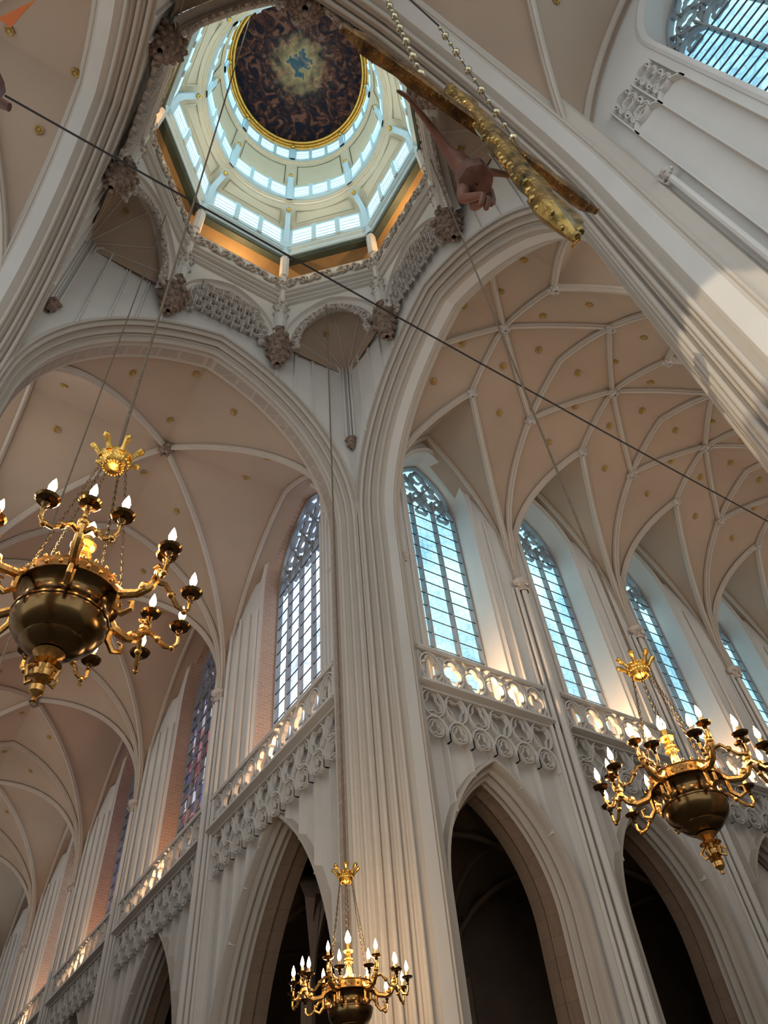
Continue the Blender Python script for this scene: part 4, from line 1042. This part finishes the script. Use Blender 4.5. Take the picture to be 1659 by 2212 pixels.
# carved figure: one continuous skinned body on the far face of the cross
def figure():
    me = bpy.data.meshes.new('figure'); k = 0.155   # body height in survey units
    Y = 0.020
    J = {}; order = []
    def J_(n, x, y, z, r): J[n] = len(order); order.append(((CXp.x+x*k, CXp.y+Y+y*k, CXp.z+z*k), r*k))
    J_('pelvis', 0, 0.10, -0.44, 0.085); J_('waist', 0.0, 0.13, -0.30, 0.070); J_('chest', 0, 0.13, -0.16, 0.100); J_('neck', 0, 0.12, -0.035, 0.036)
    J_('jaw', 0.015, 0.17, 0.01, 0.042); J_('head', 0.02, 0.18, 0.06, 0.056); J_('crown', 0.02, 0.17, 0.11, 0.040)
    for s_, n in ((-1, 'l'), (1, 'r')):
        J_('sh'+n, s_*0.13, 0.12, -0.07, 0.045); J_('el'+n, s_*0.34, 0.05, 0.04, 0.028); J_('wr'+n, s_*0.54, 0.0, 0.12, 0.019); J_('ha'+n, s_*0.60, -0.005, 0.135, 0.020)
        for q in range(5):
            J_('f%s%d' % (n, q), s_*(0.645 if q < 4 else 0.61), 0.0+0.008, 0.135+(q-1.5)*0.012+(0.035 if q == 4 else 0), 0.006)
        J_('hip'+n, s_*0.055, 0.11, -0.50, 0.062); J_('kn'+n, s_*0.05, 0.23, -0.72, 0.042); J_('an'+n, s_*0.022, 0.09, -0.96, 0.024); J_('ft'+n, s_*0.022, 0.15, -1.04, 0.020)
    E_ = [('pelvis', 'waist'), ('waist', 'chest'), ('chest', 'neck'), ('neck', 'jaw'), ('jaw', 'head'), ('head', 'crown')]
    for n in 'lr':
        E_ += [('chest', 'sh'+n), ('sh'+n, 'el'+n), ('el'+n, 'wr'+n), ('wr'+n, 'ha'+n), ('pelvis', 'hip'+n), ('hip'+n, 'kn'+n), ('kn'+n, 'an'+n), ('an'+n, 'ft'+n)]
        E_ += [('ha'+n, 'f%s%d' % (n, q)) for q in range(5)]
    o0 = CXp
    me.from_pydata([((p[0]-o0.x)*U, (p[1]-o0.y)*U, (p[2]-o0.z)*U) for p, r in order], [(J[a], J[b]) for a, b in E_], [])
    ob = bpy.data.objects.new('carved_figure', me); COL.objects.link(ob); ob.parent = t
    md = ob.modifiers.new('skin', 'SKIN')
    for i, (p, r) in enumerate(order):
        me.skin_vertices[0].data[i].radius = (r*U, r*U)
        me.skin_vertices[0].data[i].use_root = (i == 0)
    sb = ob.modifiers.new('sub', 'SUBSURF'); sb.levels = 2; sb.render_levels = 2
    me.materials.append(SKIN); md.use_smooth_shade = True
    ob['label'] = 'carved brown crucified figure with outstretched arms'
    mb = MB(); c = CXp+Vector((0, Y+0.105*k, -0.46*k))
    mb.lathe([(0.075*k, 0.09*k), (0.10*k, 0.05*k), (0.125*k, -0.02*k), (0.12*k, -0.10*k), (0.12*k, -0.17*k), (0.07*k, -0.20*k), (0.001, -0.20*k)], tuple(c), 20, 7, 0.05)
    mb.tube([c+Vector((0.09*k, 0, 0.03*k)), c+Vector((0.16*k, 0.03*k, -0.02*k)), c+Vector((0.17*k, 0.05*k, -0.16*k)), c+Vector((0.15*k, 0.05*k, -0.24*k))], [0.03*k, 0.045*k, 0.04*k, 0.015*k], 7)
    mb.build('loincloth', CLOTH, t, origin=tuple(CXp))
    mb = MB(); c = CXp+Vector((0.02*k, Y+0.165*k, 0.085*k))
    for q in range(26):
        a = q*2.4; mb.ball(c+Vector((0.055*k*math.cos(a), 0.055*k*math.sin(a)-0.01*k, (0.035-0.10*(q/26))*k)), 0.022*k, 6, 4)
    mb.build('hair_and_thorns', CLOTH, t, origin=tuple(CXp))
figure()
# chains of brass balls
def ball_chain(a, b, label):
    a = Vector(a); b = Vector(b); t_ = thing('ball_chain', tuple(a), label, 'chain', 'ball chains of the cross')
    mb = MB(); mb.tube([a, b], 0.0008, 5); mb.build('wire', CABLE, t_, origin=tuple(a))
    n = 13
    for i in range(n):
        mb = MB(); r = 0.0062 if i % 2 else 0.0036; mb.ball(a.lerp(b, (i+0.6)/n), r, 12, 8)
        mb.build('ball', BALL, t_, origin=tuple(a))
def at(x, y, z): return (c0x+x*z, c0y+y*z, z)
ball_chain(at(0.212, 0.092, 0.90), at(0.119, 0.041, 1.50), 'left chain of brass balls holding the hanging cross')
ball_chain(at(0.372, 0.090, 0.90), at(0.184, 0.030, 1.45), 'right chain of brass balls holding the hanging cross')
mb = MB(); mb.tube([at(0.184, 0.030, 1.45), at(0.13, 0.026, 1.8)], 0.0016, 6); r = mb.build('hanging_rope', CABLE, None, origin=at(0.184, 0.030, 1.45)); r['label'] = 'short dark line above the right ball chain at the top edge'; r['category'] = 'rope'
